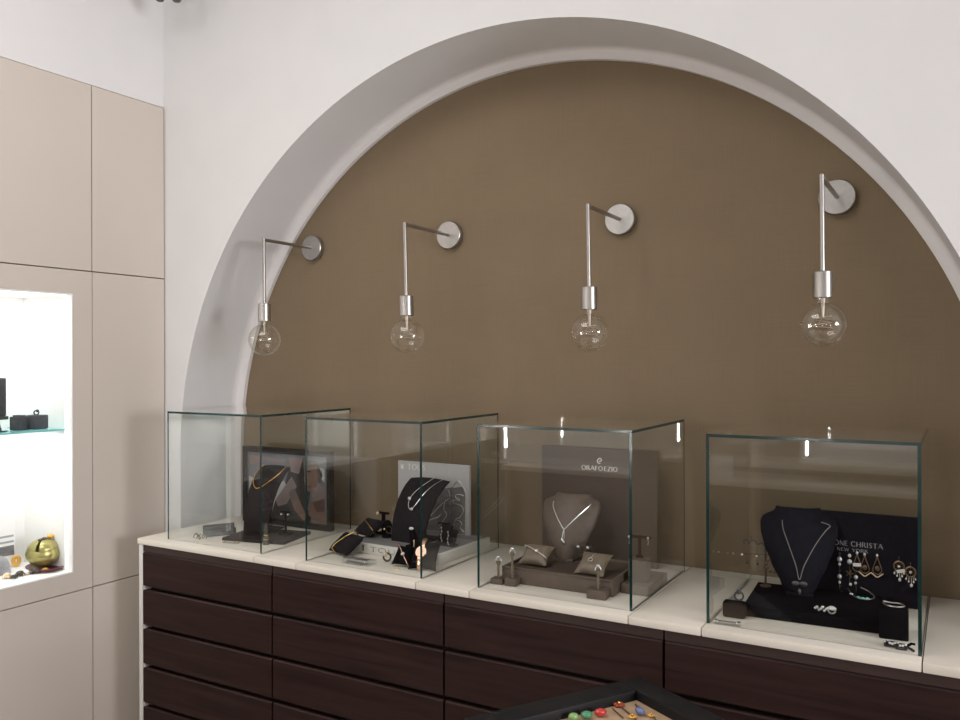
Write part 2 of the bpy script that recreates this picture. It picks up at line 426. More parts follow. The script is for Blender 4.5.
o = obj('window_frame', bm, 'steel_dark', wn, (0, 0, 0))
bm = BM(); add_box(bm, -3.3, XR, YB-.15, YB, ZF, ZT); struct('wall_front', bm, 'taupe_wall')

# ------------------------------------------------------------------ fitted cabinets on the left wall
def panel(name, root, y0, y1, z0, z1, hole=None, mat='laminate'):
    """flat front of the fitted cabinets; root sits at the floor, x = 0 is the front"""
    bm = BM(); g = .0018
    y0 += g; y1 -= g; z0 += g; z1 -= g
    if not hole: add_box(bm, -.020, 0, y0, y1, z0, z1, .0012, seg=1)
    else:
        a, b, c_, d = hole
        for q in ((y0, y1, z0, c_), (y0, y1, d, z1), (y0, a, c_, d), (b, y1, c_, d)): add_box(bm, -.020, 0, *q)
    return obj(name, bm, mat, root, (0, 0, 0))

def cabinet(label, y0, y1, splits, hole=None, dark=None):
    root = thing('fitted_cabinet', label, 'cabinet', (XL, 0, 0))
    bm = BM()
    if hole:
        a, b, c_, d = hole
        for q in ((y0, y1, ZF, c_-.006), (y0, y1, d+.006, 1.6188), (y0, a-.006, c_-.006, d+.006), (b+.006, y1, c_-.006, d+.006)): add_box(bm, -.35, -.022, *q)
    else: add_box(bm, -.35, -.022, y0, y1, ZF, 1.6188)
    obj('carcass', bm, 'gap', root, (0, 0, 0))
    for k, (z0, z1) in enumerate(zip(splits, splits[1:])):
        h = (hole[0]-.0055, hole[1]+.0055, hole[2]-.0055, hole[3]+.0055) if hole and z0 < hole[2] and z1 > hole[3] else None
        panel('niche_surround' if h else 'door', root, y0, y1, z0, z1, h, 'wood' if dark is not None and z1 <= dark else 'laminate')
    if hole:
        bm = BM(); t = .005; D = -.285
        add_box(bm, D-t, D, a-t, b+t, c_-t, d+t); add_box(bm, D, -.0004, a-t, a, c_-t, d+t); add_box(bm, D, -.0004, b, b+t, c_-t, d+t)
        add_box(bm, D, -.0004, a, b, c_-t, c_); add_box(bm, D, -.0004, a, b, d, d+t)
        nb = obj('niche_lining', bm, 'niche', root, (0, 0, 0))
        bm = BM(); e = .004
        add_box(bm, -.034, -.026, a, a+e, c_+e, d-e); add_box(bm, -.034, -.026, b-e, b, c_+e, d-e); add_box(bm, -.034, -.026, a, b, d-e, d)
        obj('led_strip', bm, 'led', nb, (0, 0, 0))
    return root
SP = [ZF+.002, -.183, .9486, 1.6188]
cabinet('narrow plain beige cupboard in the corner beside the arch', -.611, YW-.003, SP)
n1 = cabinet('beige cupboard with lit white display niche and glass shelf', -1.13, -.611, SP, (-1.08, -.691, -.11, .860))
bm = BM(); add_box(bm, -.262, -.030, -1.078, -.693, .385, .391)
for f in bm.faces: f.material_index = 1 if abs(f.normal.z) < .5 else 0
o = obj('glass_shelf', bm, ['pane', 'edge_hi'], n1, (0, 0, 0)); o['label'] = 'clear glass shelf with aqua edge'
SD = [ZF+.002, -.40, .10, .9486, 1.6188]
cabinet('beige and dark wood cupboard with a small lit niche, next along from the display niche', -2.10, -1.13, SD, (-1.95, -1.46, .126, .860), .11)
cabinet('tall cupboard with beige upper and dark wood lower doors, farthest along the fitted wall', -3.59, -2.10, SD, None, .11)

# ------------------------------------------------------------------ drawer units and worktop
FY = -.552
cols = [(-2.496, -1.881, 'dark wood chest of drawers at the white end panel by the cupboards'),
        (-1.877, -1.238, 'dark wood chest of drawers below the grey map board case'),
        (-1.234, -.614, 'dark wood chest of drawers behind the black framed tray table'),
        (-.610, .012, 'dark wood chest of drawers below the black velvet display case'),
        (.016, .64, 'last dark wood chest of drawers at the end of the row')]
tops = [-.0475, -.1795, -.3165, -.4535, -.5905, -.7275, -.860]
for ci, (x0, x1, lab) in enumerate(cols):
    root = thing('drawer_unit', lab, 'drawers', ((x0+x1)/2, FY, ZF), group='dark wood chests of drawers under the worktop')
    w = (x1-x0)/2; dz = -ZF
    bm = BM(); add_box(bm, -w, w, .034, .53, .067, dz-.0215); obj('carcass', bm, 'void', root, (0, 0, 0))
    bm = BM(); add_box(bm, -w, w, .003, .0335, dz-.0455, dz-.0215); obj('top_rail', bm, 'rail', root, (0, 0, 0))
    for k in range(6):
        zt, zb = tops[k]+dz, tops[k+1]+dz+.0145
        dr = bpy.data.objects.new('drawer', None); COL.objects.link(dr); dr.parent = root; dr.location = (0, 0, zb)
        bm = BM(); h = zt-zb
        # front board with a chamfered top that serves as the finger grip
        A = [(0, 0), (0, h-.004), (.004, h), (.020, h), (.020, 0)]
        va = [bm.verts.new((-w+.0015, y, z)) for y, z in A]; vb = [bm.verts.new((w-.0015, y, z)) for y, z in A]
        bm.faces.new(va); bm.faces.new(vb[::-1])
        for i in range(5): bm.faces.new((va[i], vb[i], vb[(i+1) % 5], va[(i+1) % 5]))
        bmesh.ops.recalc_face_normals(bm, faces=bm.faces)
        obj('drawer_front', bm, 'wood', dr, (0, 0, 0), smooth=False)
        bm = BM(); add_box(bm, -w+.02, w-.02, .0205, .0335, .01, h-.03); obj('drawer_box', bm, 'void', dr, (0, 0, 0), smooth=False)
    if ci == 0:
        bm = BM(); add_box(bm, -w-.0205, -w-.001, .0, .53, .001, dz-.0215, .001, seg=1)
        o = obj('end_panel', bm, 'sidewhite', root, (0, 0, 0)); o['label'] = 'white end panel'
        for zt in tops[1:6]:
            bm = BM(); add_box(bm, -w-.0008, -w+.011, -.001, .030, zt+dz+.0005, zt+dz+.0135)
            o = obj('stop', bm, 'bumper', root, (0, 0, 0)); o['label'] = 'small light grey stop between drawer fronts'
root = thing('plinth', 'dark recessed plinth below the chests of drawers', 'plinth', (-.92, -.45, ZF))
bm = BM(); add_box(bm, -1.545, 1.55, -.062, -.05, .0005, .066); obj('board', bm, 'void', root, (0, 0, 0))

ct = thing('worktop', 'off-white worktop of separate slabs running under the glass cases', 'worktop', (-.9, -.276, -.02))
seams = [-2.521, -1.955, -1.776, -1.328, -1.152, -.700, -.521, -.0655, .66]
for a, b in zip(seams, seams[1:]):
    bm = BM(); add_box(bm, a+.9+.0012, b+.9-.0012, -.280, .274, 0, .02, .0016)
    obj('slab', bm, 'counter', ct, (0, 0, 0))

# ------------------------------------------------------------------ glass cases
CY0, CY1, CH, T = -.5154, -.0595, .45, .007
def pane(name, root, x0, x1, y0, y1, z0, z1, thin):
    bm = BM(); fs = add_box(bm, x0, x1, y0, y1, z0, z1)
    bm.normal_update()
    for f in bm.faces:
        f.material_index = 0 if abs(f.normal[thin]) > .9 or (thin == 1 and f.normal.z < -.9) else 1
    return obj(name, bm, ['pane', 'edge'], root, (0, 0, 0), smooth=False)
cases = [(-2.4099, -1.9588, 'glass cube case over the black framed photo and gold necklace'),
         (-1.7722, -1.3317, 'glass cube case over the grey map board and watch'),
         (-1.1488, -.7029, 'glass cube case over the taupe bust and taupe backboard'),
         (-.519, -.0671, 'glass cube case over the black velvet display with earrings')]
for x0, x1, lab in cases:
    w = (x1-x0)/2; d = CY1-CY0
    root = thing('glass_case', lab, 'display case', ((x0+x1)/2, CY0, .0004), group='glass cube cases on the worktop')
    e = .0003
    pane('top_pane', root, -w, w, 0, d, CH-T, CH, 2)
    pane('side_pane', root, -w, -w+T, 0, d-T-e, 0, CH-T-e, 0)
    pane('side_pane', root, w-T, w, 0, d-T-e, 0, CH-T-e, 0)
    pane('front_pane', root, -w+T+e, w-T-e, .0, T, 0, CH-T-e, 1)
    pane('back_pane', root, -w, w, d-T, d, 0, CH-T-e, 1)

# ------------------------------------------------------------------ wall lamps
def lamp(loc, label, arm, tilt):
    root = thing('wall_lamp', label, 'wall lamp', loc, (0, -tilt, 0), group='steel wall lamps with clear globe bulbs')
    bm = BM(); add_lathe(bm, [(0, 0), (.047, 0), (.0485, -.002), (.0485, -.019), (.0465, -.022), (0, -.022)], seg=48, axis='y')
    obj('wall_plate', bm, 'plate', root, (0, -.0005, 0), ang=30)
    bm = BM(); add_cyl(bm, (0, -.0224, .0), (0, -arm+.0056, .0), .0062, seg=16); obj('arm', bm, 'steel_dark', root, (0, 0, 0))
    bm = BM(); add_lathe(bm, [(0, .0075), (.004, .0075), (.0058, .005), (.0058, -.232), (0, -.232)], (0, -arm, 0), 16); obj('rod', bm, 'steel', root, (0, 0, 0))
    bm = BM(); add_lathe(bm, [(0, -.2322), (.021, -.2322), (.0230, -.234), (.0230, -.296), (.0222, -.297), (.0165, -.297), (.0165, -.29), (0, -.29)], (0, -arm, 0), 32); obj('socket', bm, 'steel', root, (0, 0, 0))
    bm = BM(); prof = [(.0145, -.292), (.0145, -.300), (.0165, -.309)]
    cz, r = -.3635, .0575
    for k in range(0, 25):
        a = math.radians(72-k*(162/24)); prof.append((max(r*math.cos(a), 0), cz+r*math.sin(a)))
    add_lathe(bm, prof, (0, -arm, 0), 40)
    add_lathe(bm, [(max(a-.0009, 0), b+(.0009 if b < cz else -.0005)) for a, b in prof], (0, -arm, 0), 40)
    bulb = obj('bulb', bm, 'bulb', root, (0, 0, 0), ang=60); bulb['label'] = 'clear glass globe bulb, unlit'
    bm = BM(); add_lathe(bm, [(0, -.293), (.007, -.293), (.004, -.325), (.0028, -.345), (0, -.348)], (0, -arm, 0), 12)
    pts = []
    for k in range(61):
        a = 2*PI*k/60; pts.append(((.020+.004*math.sin(a*5))*math.cos(a*2), -arm+(.020+.004*math.sin(a*5))*math.sin(a*2), -.372+.030*k/60))
    add_tube(bm, pts, .0007, 6)
    for p in (pts[0], pts[20], pts[40], pts[-1]):
        add_tube(bm, [(0, -arm, -.345), ((p[0])*.5, -arm+(p[1]+arm)*.5, -.350), p], .0005, 5)
    obj('filament', bm, 'filament', bulb, (0, 0, 0))
    return root
lamp((-2.184, 0, 1.067), 'steel wall lamp overlapping the white arch reveal', .275, .009)
lamp((-1.552, 0, 1.068), 'second steel wall lamp from the cupboards, above the map board case', .286, .026)
lamp((-.918, 0, 1.068), 'steel wall lamp above the taupe bust case', .277, .014)
lamp((-.288, 0, 1.074), 'steel wall lamp nearest the lower right of the arch, above the black display', .310, .006)

# small twin spotlight high in the corner
root = thing('spotlight', 'small dark twin spotlight high in the corner above the cupboards', 'spotlight', (-2.48, -.45, 2.05))
bm = BM(); add_box(bm, -.08, .08, -.012, .012, -.012, .012, .003); add_cyl(bm, (0, 0, .012), (0, 0, .30), .006, seg=10); obj('bracket', bm, 'steel_dark', root, (0, 0, 0))
for x, zz in ((-.045, -.106), (.045, -.128)):
    bm = BM(); add_lathe(bm, [(0, -.012), (.016, -.014), (.021, -.04), (.021, zz+.012), (.012, zz+.001), (0, zz)], (x, 0, 0), 20); obj('lamp_head', bm, 'horn', root, (0, 0, 0))

# ------------------------------------------------------------------ small display pieces
def cushion(label, loc, w, h, t, rot, mat='charcoal', group=None):
    o = obj('cushion', (lambda b: (add_cushion(b, w, h, t), b)[1])(BM()), mat, loc=loc, rot=rot, ang=60)
    return tag(o, label, 'display cushion', group)

def bangle(label, loc, w, h, t, rot, phi, mat='gold', r=.0016, charm=None, x=0.):
    """closed band wrapped round a cushion of size w, h, t that lies at loc, rot; phi turns the band across the cushion"""
    root = thing('bracelet', label, 'bracelet', loc)
    root.rotation_euler = (Matrix.Rotation(rot[2], 3, 'Z') @ Matrix.Rotation(rot[0], 3, 'X') @ Matrix.Rotation(phi, 3, 'Z')).to_euler()
    c_, s_ = math.cos(phi), math.sin(phi)
    L = .88*min(h/2/max(abs(c_), .2), w/2/max(abs(s_), .2))
    def top(q):
        px, py = (-s_*q+c_*x)/(w/2), (c_*q+s_*x)/(h/2)
        px = max(-1, min(1, px)); py = max(-1, min(1, py))
        return t/2*((1-px**4)*(1-py**4))**.6
    n = 16; pts = []
    for sg in (1, -1):
        for k in range(n+1):
            q = sg*L*math.cos(PI*k/n)*-1
            e = .0022+.002*(abs(q)/L)**6
            pts.append((x, q*1.05, sg*(top(q)+e)))
    bm = BM(); add_tube(bm, pts, r, 8, closed=True); obj('band', bm, mat, root, (0, 0, 0), ang=60)
    if charm:
        bm = BM(); add_ball(bm, (x, -L*.15, top(-L*.15)+.004), charm[0], (1.3, 1, .8), 12); obj('charm', bm, charm[1], root, (0, 0, 0))
    return root

def stud_pair(label, pts, r, mat, name='earring', group=None, drop=0.):
    out = []
    for p in pts:
        root = thing(name, label, 'earring', p, group=group)
        bm = BM(); add_ball(bm, (0, 0, 0), r, n=12); obj('stone', bm, mat, root, (0, 0, 0))
        bm = BM(); add_cyl(bm, (0, r*.5, 0), (0, r*1.0+.006, 0), .0006, seg=6)
        if drop: add_tube(bm, [(0, 0, -r*.8), (.001, 0, -drop*.5), (0, 0, -drop)], .0008, 6)
        obj('post', bm, 'silver', root, (0, 0, 0)); out.append(root)
    return out

def t_stand(label, loc, h, w, rot=(0, 0, 0), mat='black', base=.022, cat='earring stand', group=None, d=.004):
    root = thing('earring_stand', label, cat, loc, rot, group)
    bm = BM(); add_box(bm, -base, base, -base*.7, base*.7, 0, .006, .001); obj('base', bm, mat, root, (0, 0, 0))
    bm = BM(); add_cyl(bm, (0, 0, .006), (0, 0, h), d, seg=10); obj('stem', bm, mat, root, (0, 0, 0))
    bm = BM(); add_box(bm, -w/2, w/2, -.004, .004, h, h+.007, .001); obj('crossbar', bm, mat, root, (0, 0, 0))
    return root

def leaf_stand(label, loc, h, w, lean, rot, mat='darkbrown', foot=True, bend=.5):
    """curved sheet necklace stand; returns (root, surface function)"""
    root = thing('necklace_stand', label, 'necklace stand', loc, rot)
    def fn(u, v):
        y = lean*(v**2.2); z = h*math.sin(v*PI/2*(.55+bend*.3))/math.sin(PI/2*(.55+bend*.3))
        ww = w*(1+.22*v)
        x = (u-.5)*ww+.006*math.sin(v*PI)
        z2 = z+.006*math.cos((u-.5)*PI)*v
        return (x, y, z2)
    bm = BM(); add_shell(bm, lambda u, v: Vector(fn(u, v)), (0, .006, -.002), 12, 20); obj('panel', bm, mat, root, (0, 0, 0), ang=50)
    if foot:
        bm = BM(); add_box(bm, -w*.45, w*.45, .0, lean*.9, 0, .006, .001)
        v0 = fn(.5, .6); add_tube(bm, [(0, lean*.8, .006), (0, v0[1]+.012, v0[2])], .004, 8)
        obj('strut', bm, mat, root, (0, 0, 0))
    return root, fn

def necklace(label, loc, rot, path, mat, r=.0011, pendants=(), name='necklace', link=None):
    """chain along path (local), pendants: list of (pos, radius, scale, material)"""
    root = thing(name, label, 'necklace', loc, rot)
    bm = BM(); add_tube(bm, path, r, 6)
    if link:
        for p in path[::link[0]]: add_ball(bm, p, link[1], n=8)
    obj('chain', bm, mat, root, (0, 0, 0))
    for p, rr, s, m in pendants:
        bm = BM(); add_ball(bm, p, rr, s, 12); obj('pendant', bm, m, root, (0, 0, 0))
    return root

def smooth(pts, n=6):
    P = [Vector(p) for p in pts]; out = []
    for i in range(len(P)-1):
        a, b, c_, d = P[max(i-1, 0)], P[i], P[i+1], P[min(i+2, len(P)-1)]
        for k in range(n):
            t = k/n
            out.append(.5*((2*b)+(c_-a)*t+(2*a-5*b+4*c_-d)*t*t+(3*b-a-3*c_+d)*t**3))
    out.append(P[-1]); return out

def bust(label, loc, rot, W, H, lean, mat, bulge=.03, neck=.5, foot=None):
    """necklace bust: neck, round shoulders, tapering chest; leaning back"""
    root = thing('necklace_bust', label, 'necklace bust', loc, rot)
    K = [(0, .34), (.12, .47), (.35, .72), (.55, .90), (.72, .99), (.82, 1.0), (.875, .95), (.91, .82), (.935, .68), (.965, .60), (1., .58)]
    def wid(v):
        for (a, wa), (b, wb) in zip(K, K[1:]):
            if v <= b:
                t = (v-a)/(b-a); t = t*t*(3-2*t)*.5+t*.5
                return wa+(wb-wa)*t
        return K[-1][1]
    def fn(u, v, off=0.):
        s = 2*u-1; w = W/2*wid(v)
        y = lean*v**1.3-bulge*(1-s*s)*(.5+.5*math.sin(PI*min(v/.9, 1)))+.6*bulge*abs(s)**3
        if v > .85: y += (v-.85)*bulge*2.2
        return Vector((s*w, y-off, v*H))
    bm = BM(); add_shell(bm, lambda u, v: fn(u, v), (0, .012, 0), 24, 44); obj('body', bm, mat, root, (0, 0, 0), ang=55)
    bm = BM(); add_box(bm, -W*.17, W*.17, -.012, lean+.03, -.001, .007, .0015)
    p = fn(.5, .55); add_tube(bm, [(0, lean+.015, .006), (0, p.y+.02, p.z)], .005, 8)
    obj('foot', bm, mat, root, (0, 0, 0))
    return root, fn

def block(name, label, cat, loc, size, mat, rot=0., bev=.0012, group=None):
    bm = BM(); sx, sy, sz = size; add_box(bm, -sx/2, sx/2, -sy/2, sy/2, 0, sz, bev)
    return tag(obj(name, bm, mat, loc=loc, rot=(0, 0, rot)), label, cat, group)

# ---------------------------------------------------------------- case 1: photo, dark stand, gold necklace
root = thing('framed_photo', 'black framed colour photo of a long-haired person resting on a hand', 'picture frame', (-2.209, -.132, .0006), (-.0, 0, 0))
w, h = .222, .293
bm = BM()
for q in ((-w, w, 0, .021), (-w, w, h-.021, h), (-w, -w+.018, .021, h-.021), (w-.018, w, .021, h-.021)): add_box(bm, q[0], q[1], -.012, .012, q[2], q[3], .0012, seg=1)
obj('frame', bm, 'pframe', root, (0, 0, 0))
bm = BM(); add_box(bm, -w+.018, w-.018, -.002, .010, .021, h-.021)
FX = lambda x: -w+(x-45)/510*2*w
FZ = lambda y: (595-y)/495*h+(-.004)
names = ['photo_ground']
def patch(m, pts, lift):
    if m not in names: names.append(m)
    poly = [(min(max(FX(x), -w+.0185), w-.0185), min(max(FZ(y), .0215), h-.0215)) for x, y in pts]
    add_prism(bm, poly, -.002-lift, -.0018-lift+.0001, names.index(m))
patch('photo_white', [(76, 290), (98, 300), (92, 470), (76, 480)], .0002)
patch('photo_mauve', [(78, 150), (300, 165), (280, 190), (180, 180), (90, 215), (78, 200)], .0002)
patch('photo_ground', [(90, 225), (250, 200), (240, 260), (110, 300)], .0004)
patch('photo_hair', [(330, 150), (420, 145), (440, 330), (420, 470), (330, 500), (290, 330)], .0003)
patch('photo_hair', [(120, 480), (300, 400), (440, 480), (440, 570), (110, 570)], .0004)
patch('photo_white', [(170, 470), (215, 360), (285, 300), (300, 330), (235, 430), (205, 540), (170, 540)], .0006)
patch('photo_mauve', [(235, 430), (330, 270), (360, 330), (300, 450), (250, 470)], .0007)
patch('photo_mauve', [(312, 148), (395, 148), (372, 250), (325, 240)], .0006)
patch('photo_grey_hair', [(395, 150), (470, 160), (505, 240), (490, 300), (440, 230), (400, 240)], .0006)
patch('photo_skin', [(408, 205), (470, 190), (482, 260), (470, 320), (445, 360), (415, 350), (402, 290)], .0007)
patch('photo_hair', [(415, 225), (438, 222), (438, 233), (415, 236)], .0009)
patch('photo_skin_dark', [(412, 322), (440, 318), (438, 330), (414, 332)], .0009)
patch('photo_mauve', [(445, 360), (480, 300), (516, 320), (516, 430), (450, 420)], .0005)
patch('photo_skin', [(430, 420), (516, 400), (516, 566), (470, 560), (425, 500)], .0006)
patch('photo_skin_dark', [(450, 420), (516, 390), (516, 470), (470, 480)], .0008)
patch('photo_skin', [(312, 375), (345, 340), (385, 440), (420, 520), (400, 545), (345, 480)], .0008)
for k in range(4): patch('photo_skin_dark', [(318+k*9, 372-k*8), (321+k*9, 370-k*8), (342+k*8, 430-k*5), (339+k*8, 432-k*5)], .0010)
patch('photo_white', [(490, 200), (516, 205), (516, 290), (495, 270)], .0006)
obj('photo_print', bm, names, root, (0, 0, 0), smooth=False)

P1 = block('display_board', 'dark brown low display board before the framed photo', 'display board', (-2.125, -.322, .0006), (.245, .185, .010), 'darkbrown', .22)
st, fn = leaf_stand('tall dark brown curved stand carrying a gold necklace', (-2.186, -.318, .0108), .223, .108, .115, (0, 0, .10))
P = lambda u, v, o=.003: Vector(fn(u, v))+Vector((0, -o, .001))
necklace('gold necklace looped over the dark brown curved stand', (-2.186, -.318, .0108), (0, 0, .10),
         smooth([P(.90, 1.0, .004), P(.86, .86), P(.70, .72), P(.50, .62), P(.28, .58), P(.10, .66), P(.03, .80), P(.06, .93), P(.12, 1.0, .004)]), 'gold', .0019)
root = thing('ring_tray', 'small dark tray with reflection pane at the left of the dark board', 'tray', (-2.305, -.375, .0006), (0, 0, 1.05))
bm = BM(); add_box(bm, -.055, .055, -.020, .020, .0, .004, .001); add_box(bm, -.055, .055, .012, .020, .004, .036, .001); add_box(bm, -.055, .055, -.014, .0115, .004, .022, .001); obj('body', bm, 'darkbrown', root, (0, 0, 0))
bm = BM(); add_box(bm, -.055, .055, -.020, -.017, .0045, .034); o = obj('reflection_pane', bm, 'acrylic', root, (0, 0, 0)); o['label'] = 'clear acrylic pane standing in for a reflection'  # grey reflection on the case glass, built as an acrylic pane
for k, (x, y) in enumerate(((-2.338, -.455), (-2.322, -.440), (-2.312, -.462), (-2.300, -.450))):
    root = thing('ring', 'small dark bronze ring lying on the white slab near the case corner', 'ring', (x, y, .0062), (PI/2*.75, 0, k*1.1), group='bronze rings in the photo case')
    bm = BM(); add_tube(bm, [(.0085*math.cos(2*PI*i/24), .0085*math.sin(2*PI*i/24), 0) for i in range(24)], .0018, 8, closed=True); obj('band', bm, 'bronze', root, (0, 0, 0))
    bm = BM(); add_ball(bm, (0, .0095, 0), .0042, (1, .7, 1), 10); obj('stone', bm, ('horn', 'pearl', 'horn', 'bronze')[k], root, (0, 0, 0))
root = thing('ring_cone', 'small dark ring cone with gold bands beside the case edge', 'ring holder', (-2.045, -.408, .0006))
bm = BM(); add_lathe(bm, [(0, 0), (.012, 0), (.012, .006), (.010, .010), (.004, .070), (0, .073)], seg=20); obj('cone', bm, 'horn', root, (0, 0, 0))
for k, zz in enumerate((.020, .034)):
    r = thing('ring', ['lower', 'upper'][k]+' gold ring on the small dark cone', 'ring', (-2.045, -.408, zz), (.12, .1, 0))
    bm = BM(); rr = .0102-(zz-.010)*.1; add_tube(bm, [(rr*math.cos(2*PI*i/24), rr*math.sin(2*PI*i/24), 0) for i in range(24)], .0014, 8, closed=True); obj('band', bm, 'gold', r, (0, 0, 0))
t_stand('black T-shaped stand on the dark board beside the curved stand', (-2.065, -.292, .0108), .075, .042, (0, 0, .2))
stud_pair('small pale earring on the black T stand in the photo case', [(-2.078, -.3005, .0835), (-2.052, -.2955, .0835)], .0035, 'pearl', group='pale earrings on the T stand')
root = thing('price_tag', 'small clear price tag with gold clips lying on the slab', 'price tag', (-2.165, -.452, .0006), (0, 0, .25))
bm = BM(); add_box(bm, -.032, .032, -.009, .009, 0, .0015); obj('plate', bm, 'acrylic', root, (0, 0, 0))
for x in (-.026, .010, .026):
    bm = BM(); add_box(bm, x-.004, x+.004, -.004, .004, .0016, .004, .0008); obj('clip', bm, 'gold', root, (0, 0, 0))

# ---------------------------------------------------------------- case 2: map board, charcoal stand, watch
root = thing('plinth_block', 'low white display plinth with a grey top under the map board', 'display plinth', (-1.552, -.207, .0006), (0, 0, -.045))
bm = BM(); add_box(bm, -.186, .186, -.147, .147, 0, .033, .002); body = obj('body', bm, 'offwhite', root, (0, 0, 0))
bm = BM(); add_box(bm, -.178, .178, -.139, .139, .0332, .0345); obj('grey_top', bm, 'greytop', root, (0, 0, 0))
bm = BM(); add_text(bm, 'TOUS', -.088, .045, .010, .015, -.1472, bold=1.3)
obj('lettering', bm, 'lettergrey', root, (0, 0, 0), smooth=False); bm = BM()
for a in ((-.117, .021, .0042), (-.1205, .0255, .0018), (-.1135, .0255, .0018), (-.117, .0125, .0042)): add_lathe(bm, [(0, -.1478), (a[2], -.1478), (a[2], -.1472), (0, -.1472)], (a[0], 0, a[1]), 14, axis='y')
obj('emblem', bm, 'lettergrey', root, (0, 0, 0), smooth=False)
PT = .0356
root = thing('map_board', 'grey board with a silver outlined map and white lettering', 'display board', (-1.574, -.085, PT), (0, 0, -.02))
bm = BM(); add_box(bm, -.149, .149, -.006, .006, 0, .236, .0008, seg=1); obj('board', bm, 'greyboard', root, (0, 0, 0))
BX = lambda x: -.149+(x-132)/516*.298
BZ = lambda y: .236-(y-88)/524*.236
bm = BM(); add_prism(bm, [(BX(x), BZ(y)) for x, y in [(330, 250), (390, 232), (430, 262), (500, 258), (545, 262), (600, 250), (622, 300), (618, 606), (180, 606), (260, 420)]], -.0068, -.0061)
obj('map_field', bm, 'mapgrey', root, (0, 0, 0), smooth=False)
bm = BM()
for L in ([(300, 262), (345, 235), (375, 250), (395, 212), (425, 250), (470, 262), (505, 268), (540, 245), (572, 215), (600, 238), (622, 275)],
          [(612, 312), (570, 308), (556, 330), (582, 352), (540, 358), (545, 380), (592, 392), (604, 432), (585, 480), (558, 500), (545, 540), (520, 560), (508, 600)],
          [(500, 285), (515, 340), (480, 380), (470, 430), (492, 470), (470, 520), (440, 560)],
          [(560, 500), (600, 520), (590, 560), (612, 590)], [(330, 560), (370, 500), (400, 470), (440, 420), (470, 380)], [(300, 600), (350, 540), (420, 500), (455, 470)]):
    pts = smooth([(BX(x)+random.uniform(-.002, .002), -.0075, BZ(y)+random.uniform(-.002, .002)) for x, y in L], 4)
    pts = [p+Vector((random.uniform(-.0012, .0012), 0, random.uniform(-.0012, .0012))) for p in pts]
    add_tube(bm, pts, .0012, 6)
obj('map_outline', bm, 'silver', root, (0, 0, 0))
bm = BM(); add_text(bm, 'TOUS', BX(205), BX(338), BZ(152), .020, -.0062, bold=1.1)
obj('lettering', bm, 'lettering', root, (0, 0, 0), smooth=False); bm = BM()
for a in ((BX(164), BZ(138), .0062), (BX(156), BZ(121), .0026), (BX(172), BZ(121), .0026)): add_lathe(bm, [(0, -.0068), (a[2], -.0068), (a[2], -.0062), (0, -.0062)], (a[0], 0, a[1]), 14, axis='y')
obj('emblem', bm, 'lettering', root, (0, 0, 0), smooth=False)

st, fn2 = leaf_stand('charcoal curved stand with a silver necklace before the map board', (-1.548, -.283, PT), .190, .132, .125, (0, 0, -.06), 'charcoal')
P = lambda u, v, o=.003: Vector(fn2(u, v))+Vector((0, -o, .001))
necklace('fine silver necklace with two round pendants on the charcoal stand', (-1.548, -.283, PT), (0, 0, -.06),
         smooth([P(.62, 1.0, .003), P(.52, .86), P(.40, .72), P(.34, .60), P(.37, .50), P(.46, .45), P(.55, .52), P(.66, .72), P(.76, .88), P(.84, 1.0, .003)]), 'silver', .0011,
         [(P(.34, .61, .006), .0062, (1, .7, 1), 'silver'), (P(.50, .46, .006), .0052, (1, .7, 1), 'silver')])
def pil_rot(tilt, turn): return (tilt, 0, turn)
cushion('charcoal cushion with a gold bangle at the front of the white plinth', (-1.715, -.385, .0345), .105, .088, .042, pil_rot(.62, -.35))
bangle('gold bangle round the charcoal cushion before the plinth', (-1.715, -.385, .0345), .105, .088, .042, pil_rot(.62, -.35), -.45, 'gold', .0019)
cushion('charcoal cushion with a thin gold bracelet behind the other bangle cushion', (-1.722, -.255, .0640), .092, .078, .038, pil_rot(.55, -.25))
bangle('thin gold bracelet round the rear charcoal cushion', (-1.722, -.255, .0640), .092, .078, .038, pil_rot(.55, -.25), 1.15, 'gold', .0013)
t_stand('black T stand with a cream stud behind the bracelet cushions', (-1.700, -.205, PT), .067, .048, (0, 0, -.1), d=.007)
stud_pair('cream stud earring on the black T stand behind the cushions', [(-1.7200, -.2115, .1050)], .0055, 'shell')
t_stand('taller black T stand rising beside the charcoal curved stand', (-1.650, -.145, PT), .120, .046, (0, 0, -.1), d=.006)
root = thing('ring_holder', 'black oval ring holder with gold ring beside the charcoal stand', 'ring holder', (-1.655, -.245, PT))
bm = BM(); add_lathe(bm, [(0, 0), (.018, 0), (.018, .005), (.010, .012), (.016, .03), (.016, .045), (.008, .056), (0, .058)], seg=20); obj('body', bm, 'black', root, (0, 0, 0))
bm = BM(); add_ball(bm, (.002, -.0175, .030), .0045, n=10); obj('gold_bead', bm, 'gold', root, (0, 0, 0))
bm = BM(); add_tube(bm, [(.016+.012*math.cos(k/12*2*PI), -.012, .028+.012*math.sin(k/12*2*PI)) for k in range(12)], .0018, 6, closed=True); obj('loop', bm, 'horn', root, (0, 0, 0))
root = thing('ring_holder', 'black stand with a pearl topped ring before the charcoal stand', 'ring holder', (-1.497, -.322, PT))
bm = BM(); add_box(bm, -.020, .020, -.014, .018, 0, .006, .001); add_tube(bm, [(0, .006, .005), (0, .002, .03), (0, -.006, .052)], [.013, .012, .009], 14); obj('body', bm, 'black', root, (0, 0, 0))
bm = BM(); add_ball(bm, (0, -.010, .060), .0062, (1.3, 1, .8), 12); obj('pearl', bm, 'pearl', root, (0, 0, 0))
bm = BM(); add_tube(bm, [(.017, -.0145, .004), (.018, -.0155, .016), (.013, -.014, .026)], [.005, .0045, .003], 8); obj('pink_clip', bm, 'shell', root, (0, 0, 0))
